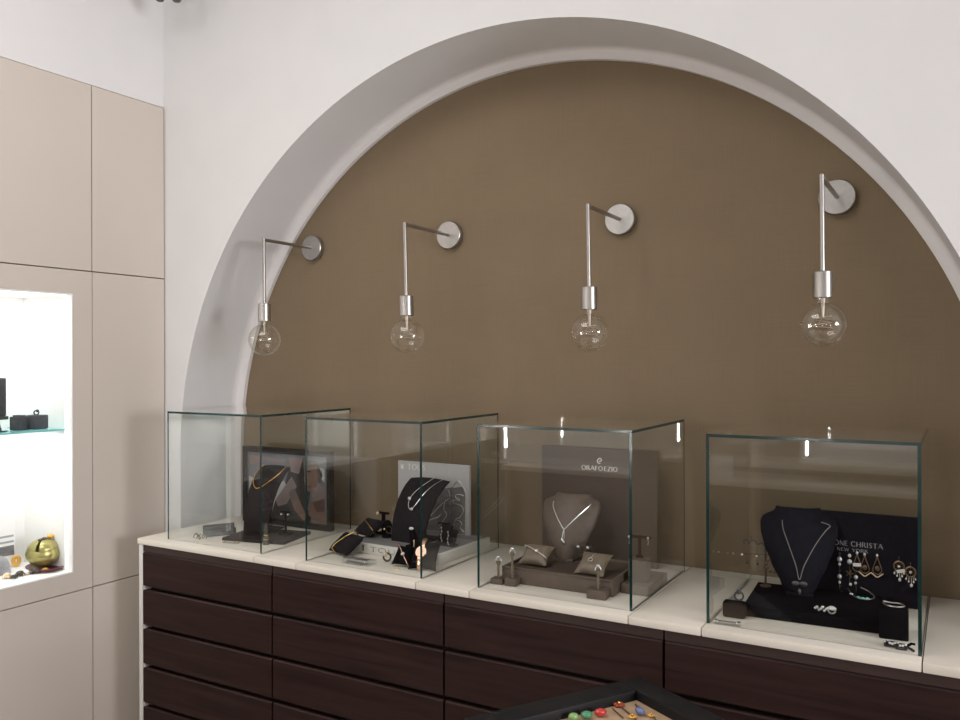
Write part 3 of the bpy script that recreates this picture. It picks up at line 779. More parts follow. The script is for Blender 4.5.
# front pair of cushions leaning on the plinth
cushion('black cushion carrying a rose gold watch', (-1.389, -.4160, .0405), .090, .095, .034, (.95, 0, .22), 'black')
root = thing('wrist_watch', 'rose gold watch with round dial on a black cushion', 'watch', (-1.3900, -.4320, .0520), (.95, 0, .22)); root.scale = (1.2, 1.2, 1.2)
bm = BM(); add_lathe(bm, [(0, 0), (.0135, 0), (.0150, .002), (.0150, .006), (.0135, .0075), (0, .0075)], seg=32); obj('watch_case', bm, 'rose', root, (0, 0, 0))
bm = BM(); add_lathe(bm, [(0, .0076), (.0128, .0076), (.0128, .0079), (0, .0079)], seg=32)
obj('dial', bm, 'dial', root, (0, 0, 0))
bm = BM(); add_box(bm, -.0006, .0006, 0, .009, .0081, .0084); add_box(bm, 0, .007, -.0006, .0006, .0081, .0084); obj('hands', bm, 'horn', root, (0, 0, 0))
for s in (1, -1):
    bm = BM(); add_shell(bm, lambda u, v: Vector(((u-.5)*.012*(1-.2*v), s*(.0145+.028*v), .003-.013*v*v)), (0, 0, .002), 4, 10); obj('strap', bm, 'rose', root, (0, 0, 0), ang=50)
cushion('small black cushion with a pearl bracelet beside the watch', (-1.465, -.4165, .0315), .066, .070, .028, (.80, 0, .10), 'black')
bangle('rose gold and pearl bracelet on the small black cushion beside the watch', (-1.465, -.4165, .0315), .066, .070, .028, (.80, 0, .10), .7, 'rose', charm=(.0048, 'pearl'))
root = thing('ring', 'small rose and black ring standing on the slab before the plinth', 'ring', (-1.540, -.402, .0150), (PI/2-.15, 0, .35))
bm = BM(); add_tube(bm, [(.0115*math.cos(2*PI*i/24), .0115*math.sin(2*PI*i/24), 0) for i in range(24)], .003, 8, closed=True); obj('band', bm, 'horn', root, (0, 0, 0))
bm = BM(); add_ball(bm, (-.006, .008, .003), .007, (1, 1, .7), 10); obj('stone', bm, 'shell', root, (0, 0, 0))
root = thing('price_tag', 'clear acrylic price block with dark strip beside the gold bangle cushion', 'price tag', (-1.602, -.462, .0006), (0, 0, .02))
bm = BM(); add_box(bm, -.052, .052, -.022, .022, 0, .014, .001); obj('block', bm, 'acrylic', root, (0, 0, 0))
bm = BM(); add_box(bm, -.038, .038, -.014, .004, .0142, .0155); add_box(bm, -.030, .030, -.0232, -.0222, .003, .011); obj('dark_strip', bm, 'lettergrey', root, (0, 0, 0))
bm = BM(); add_box(bm, -.051, -.042, -.021, .021, .0142, .0152); obj('clip', bm, 'silver', root, (0, 0, 0))
block('price_tag', 'tiny folded white price tag before the small black cushion', 'price tag', (-1.452, -.474, .0006), (.018, .009, .005), 'shell', .2)
# right of the plinth: two earring easels with silver drops
for k, (x, y, hh, lab) in enumerate(((-1.437, -.235, .062, 'dark earring easel with crossbar before the map outline'), (-1.405, -.255, .052, 'plain slanted dark easel at the plinth edge with a silver drop'))):
    root = thing('earring_easel', lab, 'earring stand', (x, y, PT), (0, 0, -.05))
    bm = BM(); add_prism(bm, [(-.024, .0), (.020, .0), (.034, hh), (-.004, hh)], -.004, .004); add_box(bm, -.026, .024, -.010, .018, 0, .005, .001)
    obj('panel', bm, 'charcoal', root, (0, 0, 0), smooth=False)
    if k == 0:
        bm = BM(); add_box(bm, -.022, .024, -.003, .003, hh, hh+.006, .001); add_cyl(bm, (.010, 0, hh-.001), (.010, 0, hh+.001), .003); obj('crossbar', bm, 'black', root, (0, 0, 0))
for k, (x, y) in enumerate(((-1.443, -.2415), (-1.405, -.2615))):
    root = thing('earring', 'silver drop earring on the '+('crossbar easel' if k == 0 else 'plain slanted easel'), 'earring', (x, y, PT+.052-.006*k))
    bm = BM(); zz = [0, -.012, -.022, -.034, -.042]
    add_tube(bm, [(.002*math.sin(i*2), 0, z) for i, z in enumerate(zz)], .0012, 6)
    for i, z in enumerate(zz): add_ball(bm, (.002*math.sin(i*2), 0, z), .0028, n=8)
    obj('drop', bm, 'silver', root, (0, 0, 0))

# ---------------------------------------------------------------- case 3: taupe display
root = thing('backboard', 'tall taupe backboard with white lettering behind the taupe bust', 'display board', (-.969, -.078, .0006))
bm = BM(); add_box(bm, -.190, .190, -.006, .006, 0, .352, .001, seg=1); obj('board', bm, 'taupe_board', root, (0, 0, 0))
bm = BM(); add_text(bm, 'ORAFO', -.052, .018, .2835, .0135, -.0062, bold=1.25); add_text(bm, 'EZIO', .0225, .066, .2835, .0135, -.0062, bold=1.25)
obj('lettering', bm, 'lettering', root, (0, 0, 0), smooth=False); bm = BM()
pts = [(.0, 0, .313), (.006, 0, .3135), (.0075, 0, .318), (.003, 0, .3215), (-.003, 0, .319), (-.006, 0, .313), (-.003, 0, .307), (.004, 0, .3065)]
add_tube(bm, [Vector(p)+Vector((.007, -.0075, -.0)) for p in smooth(pts, 5)], .0017, 6)
obj('emblem', bm, 'lettering', root, (0, 0, 0), smooth=False)
root = thing('jewellery_tray', 'taupe leatherette tray under the bust and cushions', 'tray', (-.955, -.318, .0006), (0, 0, .02))
bm = BM(); add_box(bm, -.165, .165, -.110, .110, 0, .038, .002)
for q in ((-.165, .165, -.110, -.103), (-.165, .165, .103, .110), (-.165, -.158, -.103, .103), (.158, .165, -.103, .103)): add_box(bm, q[0], q[1], q[2], q[3], .038, .045, .001)
obj('body', bm, 'taupe', root, (0, 0, 0))
bm = BM(); add_box(bm, -.157, .157, -.102, .102, .0382, .0395); obj('lining', bm, 'taupe_dark', root, (0, 0, 0))
TT = .0403
block('display_step', 'lower taupe step at the end of the taupe tray', 'display step', (-.748, -.290, .0006), (.078, .170, .026), 'taupe', .02, .002)
root = thing('ring_box', 'square taupe ring box with slotted top on the lower step', 'ring box', (-.752, -.318, .0268), (0, 0, .05))
bm = BM(); add_box(bm, -.024, .024, -.028, .028, 0, .058, .002); obj('body', bm, 'taupe', root, (0, 0, 0))
bm = BM(); add_box(bm, -.006, .006, -.020, .020, .0582, .0605, .0005); obj('slot_pad', bm, 'taupe_gold', root, (0, 0, 0))
BL3 = (-1.000, -.270, TT); BR3 = (0, 0, .12)
b3, f3 = bust('taupe leatherette bust with a silver lariat necklace', BL3, BR3, .178, .182, .080, 'taupe', .026)
F = lambda u, v: f3(u, v, .0022)
fork = F(.50, .50)
necklace('silver lariat necklace with twin drops on the taupe bust', BL3, BR3, smooth([F(.20, .88), F(.24, .80), F(.34, .66), F(.44, .55), F(.50, .50), F(.57, .56), F(.70, .70), F(.83, .83), F(.88, .87)], 5), 'silver', .0016,
         [(fork, .0042, (1, .8, 1), 'crystal'), (F(.48, .33), .005, (.8, .7, 1.3), 'silver'), (F(.53, .30), .005, (.8, .7, 1.3), 'silver')])
root = bpy.data.objects['necklace.002'] if 'necklace.002' in bpy.data.objects else None
bm = BM(); add_tube(bm, [F(.50, .50), F(.485, .42), F(.48, .33)], .0011, 6); add_tube(bm, [F(.50, .50), F(.52, .42), F(.53, .30)], .0011, 6)
obj('tassel', bm, 'silver', [o for o in COL.objects if o.get('label', '').startswith('silver lariat')][0], (0, 0, 0))
cushion('taupe satin cushion with silver bangle on the tray corner near the bust', (-1.050, -.348, .0665), .088, .080, .034, (.55, 0, .05), 'taupe_gold')
bangle('silver bangle with crystal clasp round the taupe cushion', (-1.050, -.348, .0665), .088, .080, .034, (.55, 0, .05), 1.1, 'silver', .0018, (.0052, 'crystal'))
cushion('taupe satin cushion with a pendant before the lower step', (-.868, -.365, .0665), .090, .082, .034, (.62, 0, -.05), 'taupe_gold')
root = thing('pendant', 'silver ring pendant lying on the taupe cushion near the step', 'pendant', (-.868, -.3835, .0800), (.62, 0, 0))
bm = BM(); add_tube(bm, [(.006*math.cos(2*PI*i/20), .006*math.sin(2*PI*i/20), .004) for i in range(20)], .0013, 6, closed=True); obj('ring', bm, 'silver', root, (0, 0, 0))
bm = BM(); add_tube(bm, smooth([(0, .006, .004), (.003, .018, .003), (.006, .030, -.002)], 4), .0007, 6); obj('chain', bm, 'silver', root, (0, 0, 0))
def ring_post(label, loc, size, h, rlab):
    root = thing('ring_stand', label, 'ring stand', loc, (0, 0, .06))
    sx, sy, sz = size
    bm = BM(); add_box(bm, -sx/2, sx/2, -sy/2, sy/2, 0, sz, .0012); obj('block', bm, 'taupe', root, (0, 0, 0))
    bm = BM(); add_cyl(bm, (0, 0, sz), (0, 0, h), .0034, seg=12); add_lathe(bm, [(0, h), (.0034, h), (.0075, h+.008), (.0075, h+.011), (0, h+.012)], seg=16); obj('post', bm, 'taupe_gold', root, (0, 0, 0))
    r = thing('ring', rlab, 'ring', (loc[0], loc[1], loc[2]+h+.0165), (PI/2, 0, .5))
    bm = BM(); add_tube(bm, [(.0075*math.cos(2*PI*i/24), -.0035+.0075*math.sin(2*PI*i/24), 0) for i in range(24)], .0014, 8, closed=True); obj('band', bm, 'silver', r, (0, 0, 0))
    bm = BM(); add_ball(bm, (0, .0062, 0), .0050, (1.2, .9, 1), 12); obj('stone', bm, 'crystal', r, (0, 0, 0))
ring_post('short taupe ring stand outside the tray corner', (-1.119, -.4495, .0006), (.036, .030, .015), .050, 'silver ring on the short stand outside the tray corner')
ring_post('taller taupe ring stand by the short one at the tray corner', (-1.076, -.4475, .0006), (.034, .032, .021), .078, 'silver ring on the taller stand by the tray corner')
ring_post('taupe ring stand on a broad block at the tray front near the step', (-.821, -.4480, .0006), (.052, .036, .024), .062, 'silver ring on the broad block stand near the step')
t_stand('dark T stand with paired crystal studs behind the taupe cushion', (-.935, -.270, TT), .044, .040, (0, 0, .05), 'taupe_dark')
stud_pair('crystal stud on the dark T stand beside the bust', [(-.950, -.2790, .0880), (-.921, -.2775, .0880)], .0044, 'crystal', group='crystal studs beside the bust')
t_stand('tall black T stand on the taupe ring box', (-.752, -.318, .0874), .053, .062, (0, 0, .1), 'black', base=.008)
stud_pair('silver drop earring hanging from the tall black T stand', [(-.778, -.3285, .1445), (-.727, -.3235, .1445)], .0035, 'silver', drop=.020, group='drop earrings on the tall T stand')

# ---------------------------------------------------------------- case 4: black velvet display
root = thing('backboard', 'black backboard with grey lettering carrying hung earrings', 'display board', (-.245, -.150, .0006))
bm = BM(); add_box(bm, -.157, .157, 0, .012, 0, .228, .001, seg=1); obj('board', bm, 'navy', root, (0, 0, 0))
bm = BM(); add_text(bm, 'ONE', -.036, -.004, .1415, .0125, -.0002, bold=1.15); add_text(bm, 'CHRISTA', .004, .078, .1415, .0125, -.0002, bold=1.15)
add_text(bm, 'NEW YORK', -.030, .044, .1275, .0085, -.0002, bold=1.2)
obj('lettering', bm, 'letterdim', root, (0, 0, 0), smooth=False)
root = thing('display_step', 'low black velvet step under the black bust', 'display step', (-.312, -.292, .0006), (0, 0, .05))
bm = BM(); add_box(bm, -.150, .150, -.118, .118, 0, .027, .002); obj('body', bm, 'black', root, (0, 0, 0))
S4 = .0282
BL4 = (-.350, -.262, S4); BR4 = (0, 0, .18)
b4, f4 = bust('black velvet bust with a fine chain and bow pendant', BL4, BR4, .190, .205, .085, 'navy', .022)
F = lambda u, v: f4(u, v, .002)
necklace('fine silver chain with bow pendant on the black bust', BL4, BR4, smooth([F(.28, .86), F(.30, .76), F(.36, .58), F(.44, .36), F(.50, .20), F(.58, .36), F(.72, .60), F(.84, .76), F(.90, .82), F(.80, .86)], 5), 'steel_dark', .0010,
         [(F(.40, .15), .008, (1.2, .4, .8), 'pewter'), (F(.60, .15), .008, (1.2, .4, .8), 'pewter'), (F(.5, .05)+Vector((0, -.001, .002)), .0048, (.8, .6, 1.6), 'pewter')])
block('velvet_pad', 'black velvet block at the front corner of the black step', 'display block', (-.472, -.4335, .0006), (.054, .030, .038), 'black', .05, .006)
root = thing('ring', 'black stone ring on the velvet block', 'ring', (-.462, -.4325, .0520), (PI/2-.3, 0, .3))
bm = BM(); add_tube(bm, [(.010*math.cos(2*PI*i/24), .010*math.sin(2*PI*i/24), 0) for i in range(24)], .0022, 8, closed=True); obj('band', bm, 'greybox', root, (0, 0, 0))
bm = BM(); add_ball(bm, (0, .010, 0), .0065, n=10); obj('stone', bm, 'greybox', root, (0, 0, 0))
root = thing('price_tag', 'small clear price tag with silver ends before the velvet block', 'price tag', (-.474, -.5015, .0006), (0, 0, .05))
bm = BM(); add_box(bm, -.030, .030, -.008, .008, 0, .006, .0008); obj('block', bm, 'acrylic', root, (0, 0, 0))
bm = BM(); add_box(bm, -.020, .020, -.004, .004, .0062, .007); obj('dark_strip', bm, 'lettergrey', root, (0, 0, 0))
for x in (-.026, .026):
    bm = BM(); add_box(bm, x-.004, x+.004, -.007, .007, .0062, .0085, .0008); obj('clip', bm, 'silver', root, (0, 0, 0))
# earring tree
root = thing('earring_tree', 'bronze earring tree with curly arms beside the black bust', 'earring stand', (-.4405, -.222, S4))
bm = BM(); add_lathe(bm, [(0, 0), (.014, 0), (.014, .003), (.003, .006), (0, .0065)], seg=20); obj('base', bm, 'bronze', root, (0, 0, 0))
bm = BM(); add_tube(bm, [(0, 0, .005), (0, 0, .105)], .0028, 8); obj('stem', bm, 'horn', root, (0, 0, 0))
bm = BM(); add_tube(bm, smooth([(0, 0, .104), (-.010, 0, .114), (-.020, 0, .108), (-.024, 0, .116), (-.034, 0, .118), (-.042, 0, .110), (-.050, 0, .118), (-.056, 0, .112), (-.052, 0, .106)], 5), .0016, 6)
add_tube(bm, smooth([(-.034, 0, .118), (-.036, 0, .127), (-.032, 0, .132)], 4), .0012, 6); add_tube(bm, [(-.060, 0, .080), (-.02, 0, .083), (0, 0, .085), (.030, 0, .084), (.060, 0, .083)], .0012, 6)
obj('arm', bm, 'horn', root, (0, 0, 0))
def hoop(label, loc, r, mats, group, petals=0, s=(1, 1)):
    root = thing('earring', label, 'earring', loc, group=group)
    bm = BM(); add_tube(bm, [(r*s[0]*math.sin(2*PI*k/28), 0, -r*s[1]-.003+r*s[1]*math.cos(2*PI*k/28)) for k in range(28)], .0011, 6, closed=True)
    if petals:
        for k in range(petals):
            a = 2*PI*k/petals; add_ball(bm, (r*.8*math.sin(a), 0, -r-.003+r*.8*math.cos(a)), r*.22, (1, .5, 1), 8)
    obj('hoop', bm, mats[0], root, (0, 0, 0))
    bm = BM(); add_ball(bm, (0, -.001, -.001), .003, n=10); obj('stone', bm, mats[1], root, (0, 0, 0))
    return root
for k, x in enumerate((-.060, -.022, .018, .058)):
    hoop('thin bronze hoop earring hanging from the earring tree', (-.4405+x, -.2245, S4+.079+(.002 if k > 1 else 0)), .020, ('bronze', 'pearl'), 'hoops on the earring tree', 9 if k > 1 else 0)
for k, x in enumerate((-.047, -.020)):
    root = thing('earring', 'tiny dark bead earring low on the earring tree', 'earring', (-.4405+x, -.2235, S4+.104), group='bead drops on the earring tree')
    bm = BM(); add_tube(bm, [(0, 0, .006), (0, 0, -.045)], .0007, 6); obj('wire', bm, 'bronze', root, (0, 0, 0))
    bm = BM(); add_ball(bm, (0, 0, -.047), .0035, n=10); obj('bead', bm, 'horn', root, (0, 0, 0))
# earrings and a bead necklace hung on the backboard (front of the board: y = -.150)
YBd = -.1545
for k, (x, z) in enumerate(((-.2085, .121), (-.1795, .122), (-.2260, .124))):
    root = thing('earring', ['dark teardrop earring with pale chevron, nearer the beads', 'dark teardrop earring with pale chevron, farther from the beads', 'dark teardrop earring half behind a white paper tag'][k], 'earring', (x, YBd-.003*(k == 2), z), group='teardrop earrings on the black board' )
    bm = BM(); add_ball(bm, (0, -.001, .004), .0032, (1, .8, 1.4), 10); obj('stud', bm, 'crystal', root, (0, 0, 0))
    bm = BM(); add_tube(bm, smooth([(0, 0, 0), (-.006, 0, -.018), (-.0105, 0, -.034), (-.006, 0, -.042), (0, 0, -.044), (.006, 0, -.042), (.0105, 0, -.034), (.006, 0, -.018), (0, 0, 0)], 5), .0013, 6); add_ball(bm, (0, 0, -.030), .006, (1, .3, 1.2), 10); obj('teardrop', bm, 'bronze', root, (0, 0, 0))
    if k < 2:
        bm = BM(); add_tube(bm, [(-.014, -.001, -.041), (-.002, -.001, -.051), (.002, -.001, -.051), (.014, -.001, -.041)], .0016, 6); obj('chevron', bm, 'shell', root, (0, 0, 0))
for k, (x, z) in enumerate(((-.130, .118), (-.104, .107))):
    root = thing('earring', ['dreamcatcher earring behind a white tag at the board end', 'dreamcatcher earring closest to the board end, no tag'][k], 'earring', (x, YBd, z), group='dreamcatcher earrings on the black board')
    bm = BM(); add_tube(bm, [(0, 0, .010), (0, 0, -.002)], .0008, 6)
    add_tube(bm, [(.0115*math.sin(2*PI*i/28), 0, -.014+.0125*math.cos(2*PI*i/28)) for i in range(28)], .0022, 6, closed=True)
    for i in range(8): add_tube(bm, [(0, 0, -.014), (.0115*math.sin(2*PI*i/8), 0, -.014+.0125*math.cos(2*PI*i/8))], .0006, 5)
    obj('hoop', bm, 'bronze', root, (0, 0, 0))
    bm = BM(); add_ball(bm, (0, -.002, -.014), .0036, n=10); obj('stone', bm, 'crystal', root, (0, 0, 0))
    for dx, dz in ((-.010, -.031), (-.004, -.037), (.002, -.046), (.007, -.037), (.011, -.030)):
        bm = BM(); add_tube(bm, [(dx*.8, 0, -.025), (dx, 0, dz)], .0006, 5); add_ball(bm, (dx, -.0005, dz-.001), .0022 if dx != .002 else .0035, (1, 1, 1.3), 8); obj('fringe', bm, 'pearl', root, (0, 0, 0))
for k, (x, z, a) in enumerate(((-.226, .098, .1), (-.1255, .094, .25))):
    bm = BM(); add_box(bm, -.0095, .0095, -.0006, .0006, -.0042, .0042, .0003, seg=1)
    tag(obj('price_tag', bm, 'tagwhite', loc=(x, YBd-.0065, z), rot=(0, -a, 0)), ['white paper tag among the teardrop earrings', 'white paper tag on the dreamcatcher earrings'][k], 'price tag')
root = thing('bead_necklace', 'long necklace of clear and aqua beads hung on the black board', 'necklace', (-.250, YBd, .122))
path = [(-.018, 0, 0), (-.018, 0, -.016), (-.018, 0, -.034), (-.018, 0, -.056), (-.018, 0, -.075), (-.017, -.006, -.092), (-.010, -.02, -.099), (.004, -.03, -.0995), (.020, -.02, -.097), (.022, -.006, -.088), (.020, 0, -.072), (.021, 0, -.054), (.020, 0, -.040)]
bm = BM(); add_tube(bm, smooth(path, 3), .0007, 5); obj('cord', bm, 'bronze', root, (0, 0, 0))
for i, (p, r, m) in enumerate((((-.018, 0, -.002), .003, 'horn'), ((-.018, 0, -.016), .0062, 'crystal'), ((-.018, 0, -.029), .0036, 'pearl'), ((-.018, 0, -.046), .0030, 'greybox'), ((-.018, 0, -.061), .0058, 'crystal'), ((-.018, 0, -.076), .0034, 'pearl'),
                              ((-.010, -.02, -.098), .0036, 'aqua'), ((.002, -.029, -.0985), .0036, 'aqua'), ((.014, -.024, -.0975), .0036, 'aqua'), ((.020, 0, -.073), .0032, 'pearl'), ((.021, 0, -.058), .0052, 'crystal'), ((.020, 0, -.043), .0030, 'greybox'))):
    bm = BM(); add_ball(bm, p, r, (1, .9, 1.15), 10); obj('bead', bm, m, root, (0, 0, 0))
root = thing('bead_strand', 'short strand of pale beads with star charm beside the long bead necklace', 'necklace', (-.244, YBd, .122))
bm = BM(); add_tube(bm, [(0, 0, .004), (0, 0, -.074)], .0007, 5); obj('cord', bm, 'bronze', root, (0, 0, 0))
for p, r, m in (((0, 0, -.004), .0042, 'pearl'), ((0, 0, -.020), .0062, 'crystal'), ((.002, 0, -.078), .0036, 'pearl')):
    bm = BM(); add_ball(bm, p, r, (1, .9, 1.15), 10); obj('bead', bm, m, root, (0, 0, 0))
bm = BM()
for k in range(5):
    a = k*2*PI/5+.3; add_tube(bm, [(0, -.001, -.050), (.011*math.sin(a), -.001, -.050+.011*math.cos(a))], [.003, .0008], 6)
obj('star_charm', bm, 'bronze', root, (0, 0, 0))
root = thing('bracelet', 'aqua and silver bracelet at the foot of the black board', 'bracelet', (-.210, -.215, S4+.0020))
bm = BM(); add_tube(bm, smooth([(-.035, .03, .010), (-.020, .0, .002), (.0, -.02, .001), (.020, -.012, .001), (.028, .012, .002), (.012, .030, .010), (-.006, .034, .016)], 5), .0016, 6); obj('chain', bm, 'steel_dark', root, (0, 0, 0))
for k, p in enumerate(((-.024, .004, .004), (-.006, -.016, .003), (.004, -.020, .003), (.014, -.016, .003))):
    bm = BM(); add_ball(bm, p, .0036, (1.4, 1, .8), 10); obj('stone', bm, 'aqua' if k else 'crystal', root, (0, 0, 0))
root = thing('jewel_cluster', 'silver ring cluster with white stone on the black step', 'rings', (-.270, -.392, S4+.001), (0, 0, .1))
bm = BM(); add_tube(bm, [(.012+.008*math.cos(2*PI*i/20), 0, .008+.008*math.sin(2*PI*i/20)) for i in range(20)], .002, 8, closed=True); obj('band', bm, 'silver', root, (0, 0, 0))
bm = BM(); add_ball(bm, (.014, -.002, .012), .006, (1.5, .8, .8), 10); obj('white_stone', bm, 'pearl', root, (0, 0, 0))
bm = BM()
for k in range(8):
    add_ball(bm, (-.024+.004*k, -.003*(k % 2), .009+.004*math.sin(k*2.1)), .0036, n=8)
obj('flower', bm, 'crystal', root, (0, 0, 0))
root = thing('ring_box', 'black cube stand with a chain on top at the open corner', 'display block', (-.127, -.404, .0006), (0, 0, .06))
bm = BM(); add_box(bm, -.030, .030, -.027, .027, 0, .070, .003); obj('body', bm, 'black', root, (0, 0, 0))
r = thing('chain_bracelet', 'dark silver chain coiled on the black cube', 'bracelet', (-.127, -.404, .0722))
bm = BM(); add_tube(bm, smooth([(-.022, .006, 0), (-.010, -.014, 0), (.010, -.016, 0), (.022, 0, 0), (.010, .016, 0), (-.008, .014, 0), (-.022, .008, .003)], 5), .0022, 6); obj('chain', bm, 'steel_dark', r, (0, 0, 0))
r = thing('brooch', 'sparkling silver and black bow bracelet lying before the black cube', 'bracelet', (-.1120, -.478, .0006), (0, 0, .05))
bm = BM(); add_box(bm, -.030, -.006, -.010, .010, 0, .010, .003); add_box(bm, -.008, .016, -.018, .006, 0, .009, .003); obj('velvet_band', bm, 'black', r, (0, 0, 0))
bm = BM()
for k in range(9): add_ball(bm, (-.028+.0050*k, -.008+.008*math.sin(k*1.7)-.0015*k, .0115+.001*(k % 2)), .0030, n=8)
obj('crystals', bm, 'crystal', r, (0, 0, 0))
bm = BM(); add_tube(bm, [(.014, -.004, .006), (.024, .0, .012), (.030, .004, .010)], .0028, 6); add_tube(bm, [(.014, -.006, .006), (.022, -.012, .004), (.028, -.022, .0035)], .0028, 6); obj('ribbon', bm, 'black', r, (0, 0, 0))
r = thing('ring', 'small dark jewelled ring behind the black cube', 'ring', (-.178, -.372, .0105), (PI/2-.2, 0, .6))
bm = BM(); add_tube(bm, [(.0075*math.cos(2*PI*i/20), .0075*math.sin(2*PI*i/20), 0) for i in range(20)], .0022, 8, closed=True); obj('band', bm, 'horn', r, (0, 0, 0))
bm = BM(); add_ball(bm, (.004, .006, .003), .0042, n=10); obj('stone', bm, 'crystal', r, (0, 0, 0))

# ---------------------------------------------------------------- lit niche on the left
NZ = -.1094
root = thing('necklace_stand', 'tall slate display stand at the edge of the glass shelf', 'display stand', (-2.790, -.917, .3915), (0, 0, .2))
bm = BM(); add_box(bm, -.020, .020, -.045, .045, .052, .180, .003); obj('panel', bm, 'greybox', root, (0, 0, 0))
bm = BM(); add_box(bm, -.024, .024, -.050, .050, .040, .0515, .002); add_tube(bm, [(0, 0, .002), (0, 0, .042)], [.034, .024], 16); add_box(bm, -.03, .03, -.043, .043, 0, .003, .001); obj('foot', bm, 'greybox', root, (0, 0, 0))
root = thing('jewellery_box', 'ribbed slate box on the glass shelf beside the tall stand', 'box', (-2.797, -.817, .3915), (0, 0, .25))
bm = BM(); add_box(bm, -.022, .022, -.017, .017, 0, .046, .002); obj('body', bm, 'greybox', root, (0, 0, 0))
bm = BM(); add_box(bm, -.016, .016, -.010, .014, .0462, .0510, .001); obj('lid_pad', bm, 'greybox', root, (0, 0, 0))
root = thing('ring_box', 'wider slate ring box with a dark ring on the glass shelf', 'box', (-2.795, -.757, .3915), (0, 0, .25))
bm = BM(); add_box(bm, -.028, .028, -.028, .028, 0, .048, .003); obj('body', bm, 'greybox', root, (0, 0, 0))
r = thing('ring', 'dark ring standing on the wider slate box', 'ring', (-2.795, -.755, .4475), (PI/2, 0, 1.1))
bm = BM(); add_tube(bm, [(.0075*math.cos(2*PI*i/20), .0075*math.sin(2*PI*i/20), 0) for i in range(20)], .0024, 8, closed=True); obj('band', bm, 'horn', r, (0, 0, 0))
bm = BM(); add_ball(bm, (.003, .0065, 0), .0055, n=10); obj('stone', bm, 'horn', r, (0, 0, 0))
# dish and bowl
root = thing('dish', 'burgundy lacquer leaf dish under the golden bowl', 'dish', (-2.800, -.722, NZ))
bm = BM(); add_lathe(bm, [(0, 0), (.030, 0), (.050, .006), (.058, .012), (.057, .014), (.046, .009), (0, .006)], seg=32)
for v in bm.verts: v.co.y *= 1.0; v.co.x *= 1.25
obj('body', bm, 'burgundy', root, (0, 0, 0))
root = thing('jewel_bowl', 'round olive gold lacquered bowl with petal lid in the lit niche', 'bowl', (-2.810, -.722, NZ+.0125), (0, 0, .3)); root.scale = (1.08, 1.08, .93)
bm = BM(); add_lathe(bm, [(0, 0), (.020, 0), (.038, .012), (.051, .034), (.053, .050), (.049, .064), (.046, .064), (.049, .050), (.046, .034), (.03, .014), (0, .008)], seg=36); obj('body', bm, 'bowl', root, (0, 0, 0), ang=60)
for k, (a0, a1) in enumerate(((-2.9, -1.35), (-1.1, .9), (1.3, 2.9))):
    def pf(u, v, a0=a0, a1=a1):
        a = a0+(a1-a0)*u; t = v*1.25
        return Vector((.047*math.cos(t)*math.cos(a), .047*math.cos(t)*math.sin(a), .064+.038*math.sin(t)))
    bm = BM(); add_shell(bm, pf, (0, 0, .002), 10, 8); obj('petal', bm, 'bowl', root, (0, 0, 0), ang=60)
r = thing('brooch', 'amber flower brooch perched on the golden bowl', 'brooch', (-2.800, -.712, NZ+.110))
bm = BM(); add_ball(bm, (0, .010, .004), .010, (1, 1.2, .8), 12); obj('amber_stone', bm, 'amber', r, (0, 0, 0))
bm = BM(); add_ball(bm, (0, -.012, 0), .008, (1, 1.2, .6), 10); add_ball(bm, (0, -.026, -.003), .0075, (1, 1.2, .6), 10); obj('petals', bm, 'horn', r, (0, 0, 0))
# things on the niche floor
pieces = [(-2.800, -.858, .011, 'shell', 'shell brooch nearest the picture edge on the niche floor'), (-2.775, -.848, .008, 'horn', 'dark stone piece beside the shell brooch'),
          (-2.790, -.818, .011, 'horn', 'dark crescent pendant between shell and horn beads'), (-2.790, -.797, .010, 'pearl', 'pale pink pearl cluster by the dark crescent'),
          (-2.780, -.770, .013, 'horn', 'dark carved horn clip before the golden bowl'), (-2.768, -.742, .009, 'amber', 'amber flower clip at the niche lip before the bowl')]
for x, y, r0, m, lab in pieces:
    root = thing('jewel_piece', lab, 'brooch', (x, y, NZ+.001))
    bm = BM(); add_ball(bm, (0, 0, r0*.8), r0, (1, 1.2, .8), 12); obj('stone', bm, m, root, (0, 0, 0))
    bm = BM()
    for k in range(5): add_ball(bm, (r0*1.0*math.cos(k*1.26), r0*1.25*math.sin(k*1.26), r0*.42), r0*.42, n=8)
    obj('setting', bm, 'horn' if m == 'horn' else 'shell', root, (0, 0, 0))
root = thing('picture_card', 'white card with a small photo leaning at the back of the niche', 'card', (-2.945, -.800, NZ+.001), (0, -.06, 0))
bm = BM(); add_box(bm, -.003, .0, -.10, .062, 0, .165); obj('card', bm, 'tagwhite', root, (0, 0, 0))
bm = BM(); add_box(bm, .0002, .0010, -.10, .055, .040, .075); o = obj('photo_strip', bm, 'mapgrey', root, (0, 0, 0))
bm = BM(); add_box(bm, .0002, .0010, -.10, .055, .085, .092); add_box(bm, .0002, .001, -.02, .055, .105, .112); obj('printed_lines', bm, 'letterdim', root, (0, 0, 0))
root = thing('cushion_roll', 'grey satin draped cushion before the white card', 'display cushion', (-2.885, -.868, NZ+.001))
bm = BM()
add_grid(bm, lambda u, v: (.035*math.cos(PI*v)*(1-.15*math.sin(u*9)), -.06+.115*u, .075*math.sin(PI*v)*(.72+.28*math.sin(u*3.0+.3))), 20, 12); bmesh.ops.recalc_face_normals(bm, faces=bm.faces)
obj('drape', bm, 'greycloth', root, (0, 0, 0), ang=80)
root = thing('amber_bracelet', 'amber cuff bracelet standing between cushion and bowl', 'bracelet', (-2.925, -.7505, NZ+.0215), (0, 0, 1.2))
bm = BM(); add_tube(bm, [(.010*math.cos(2*PI*k/28), 0, .014*math.sin(2*PI*k/28)) for k in range(28)], .0065, 8, closed=True); obj('band', bm, 'amber', root, (0, 0, 0))

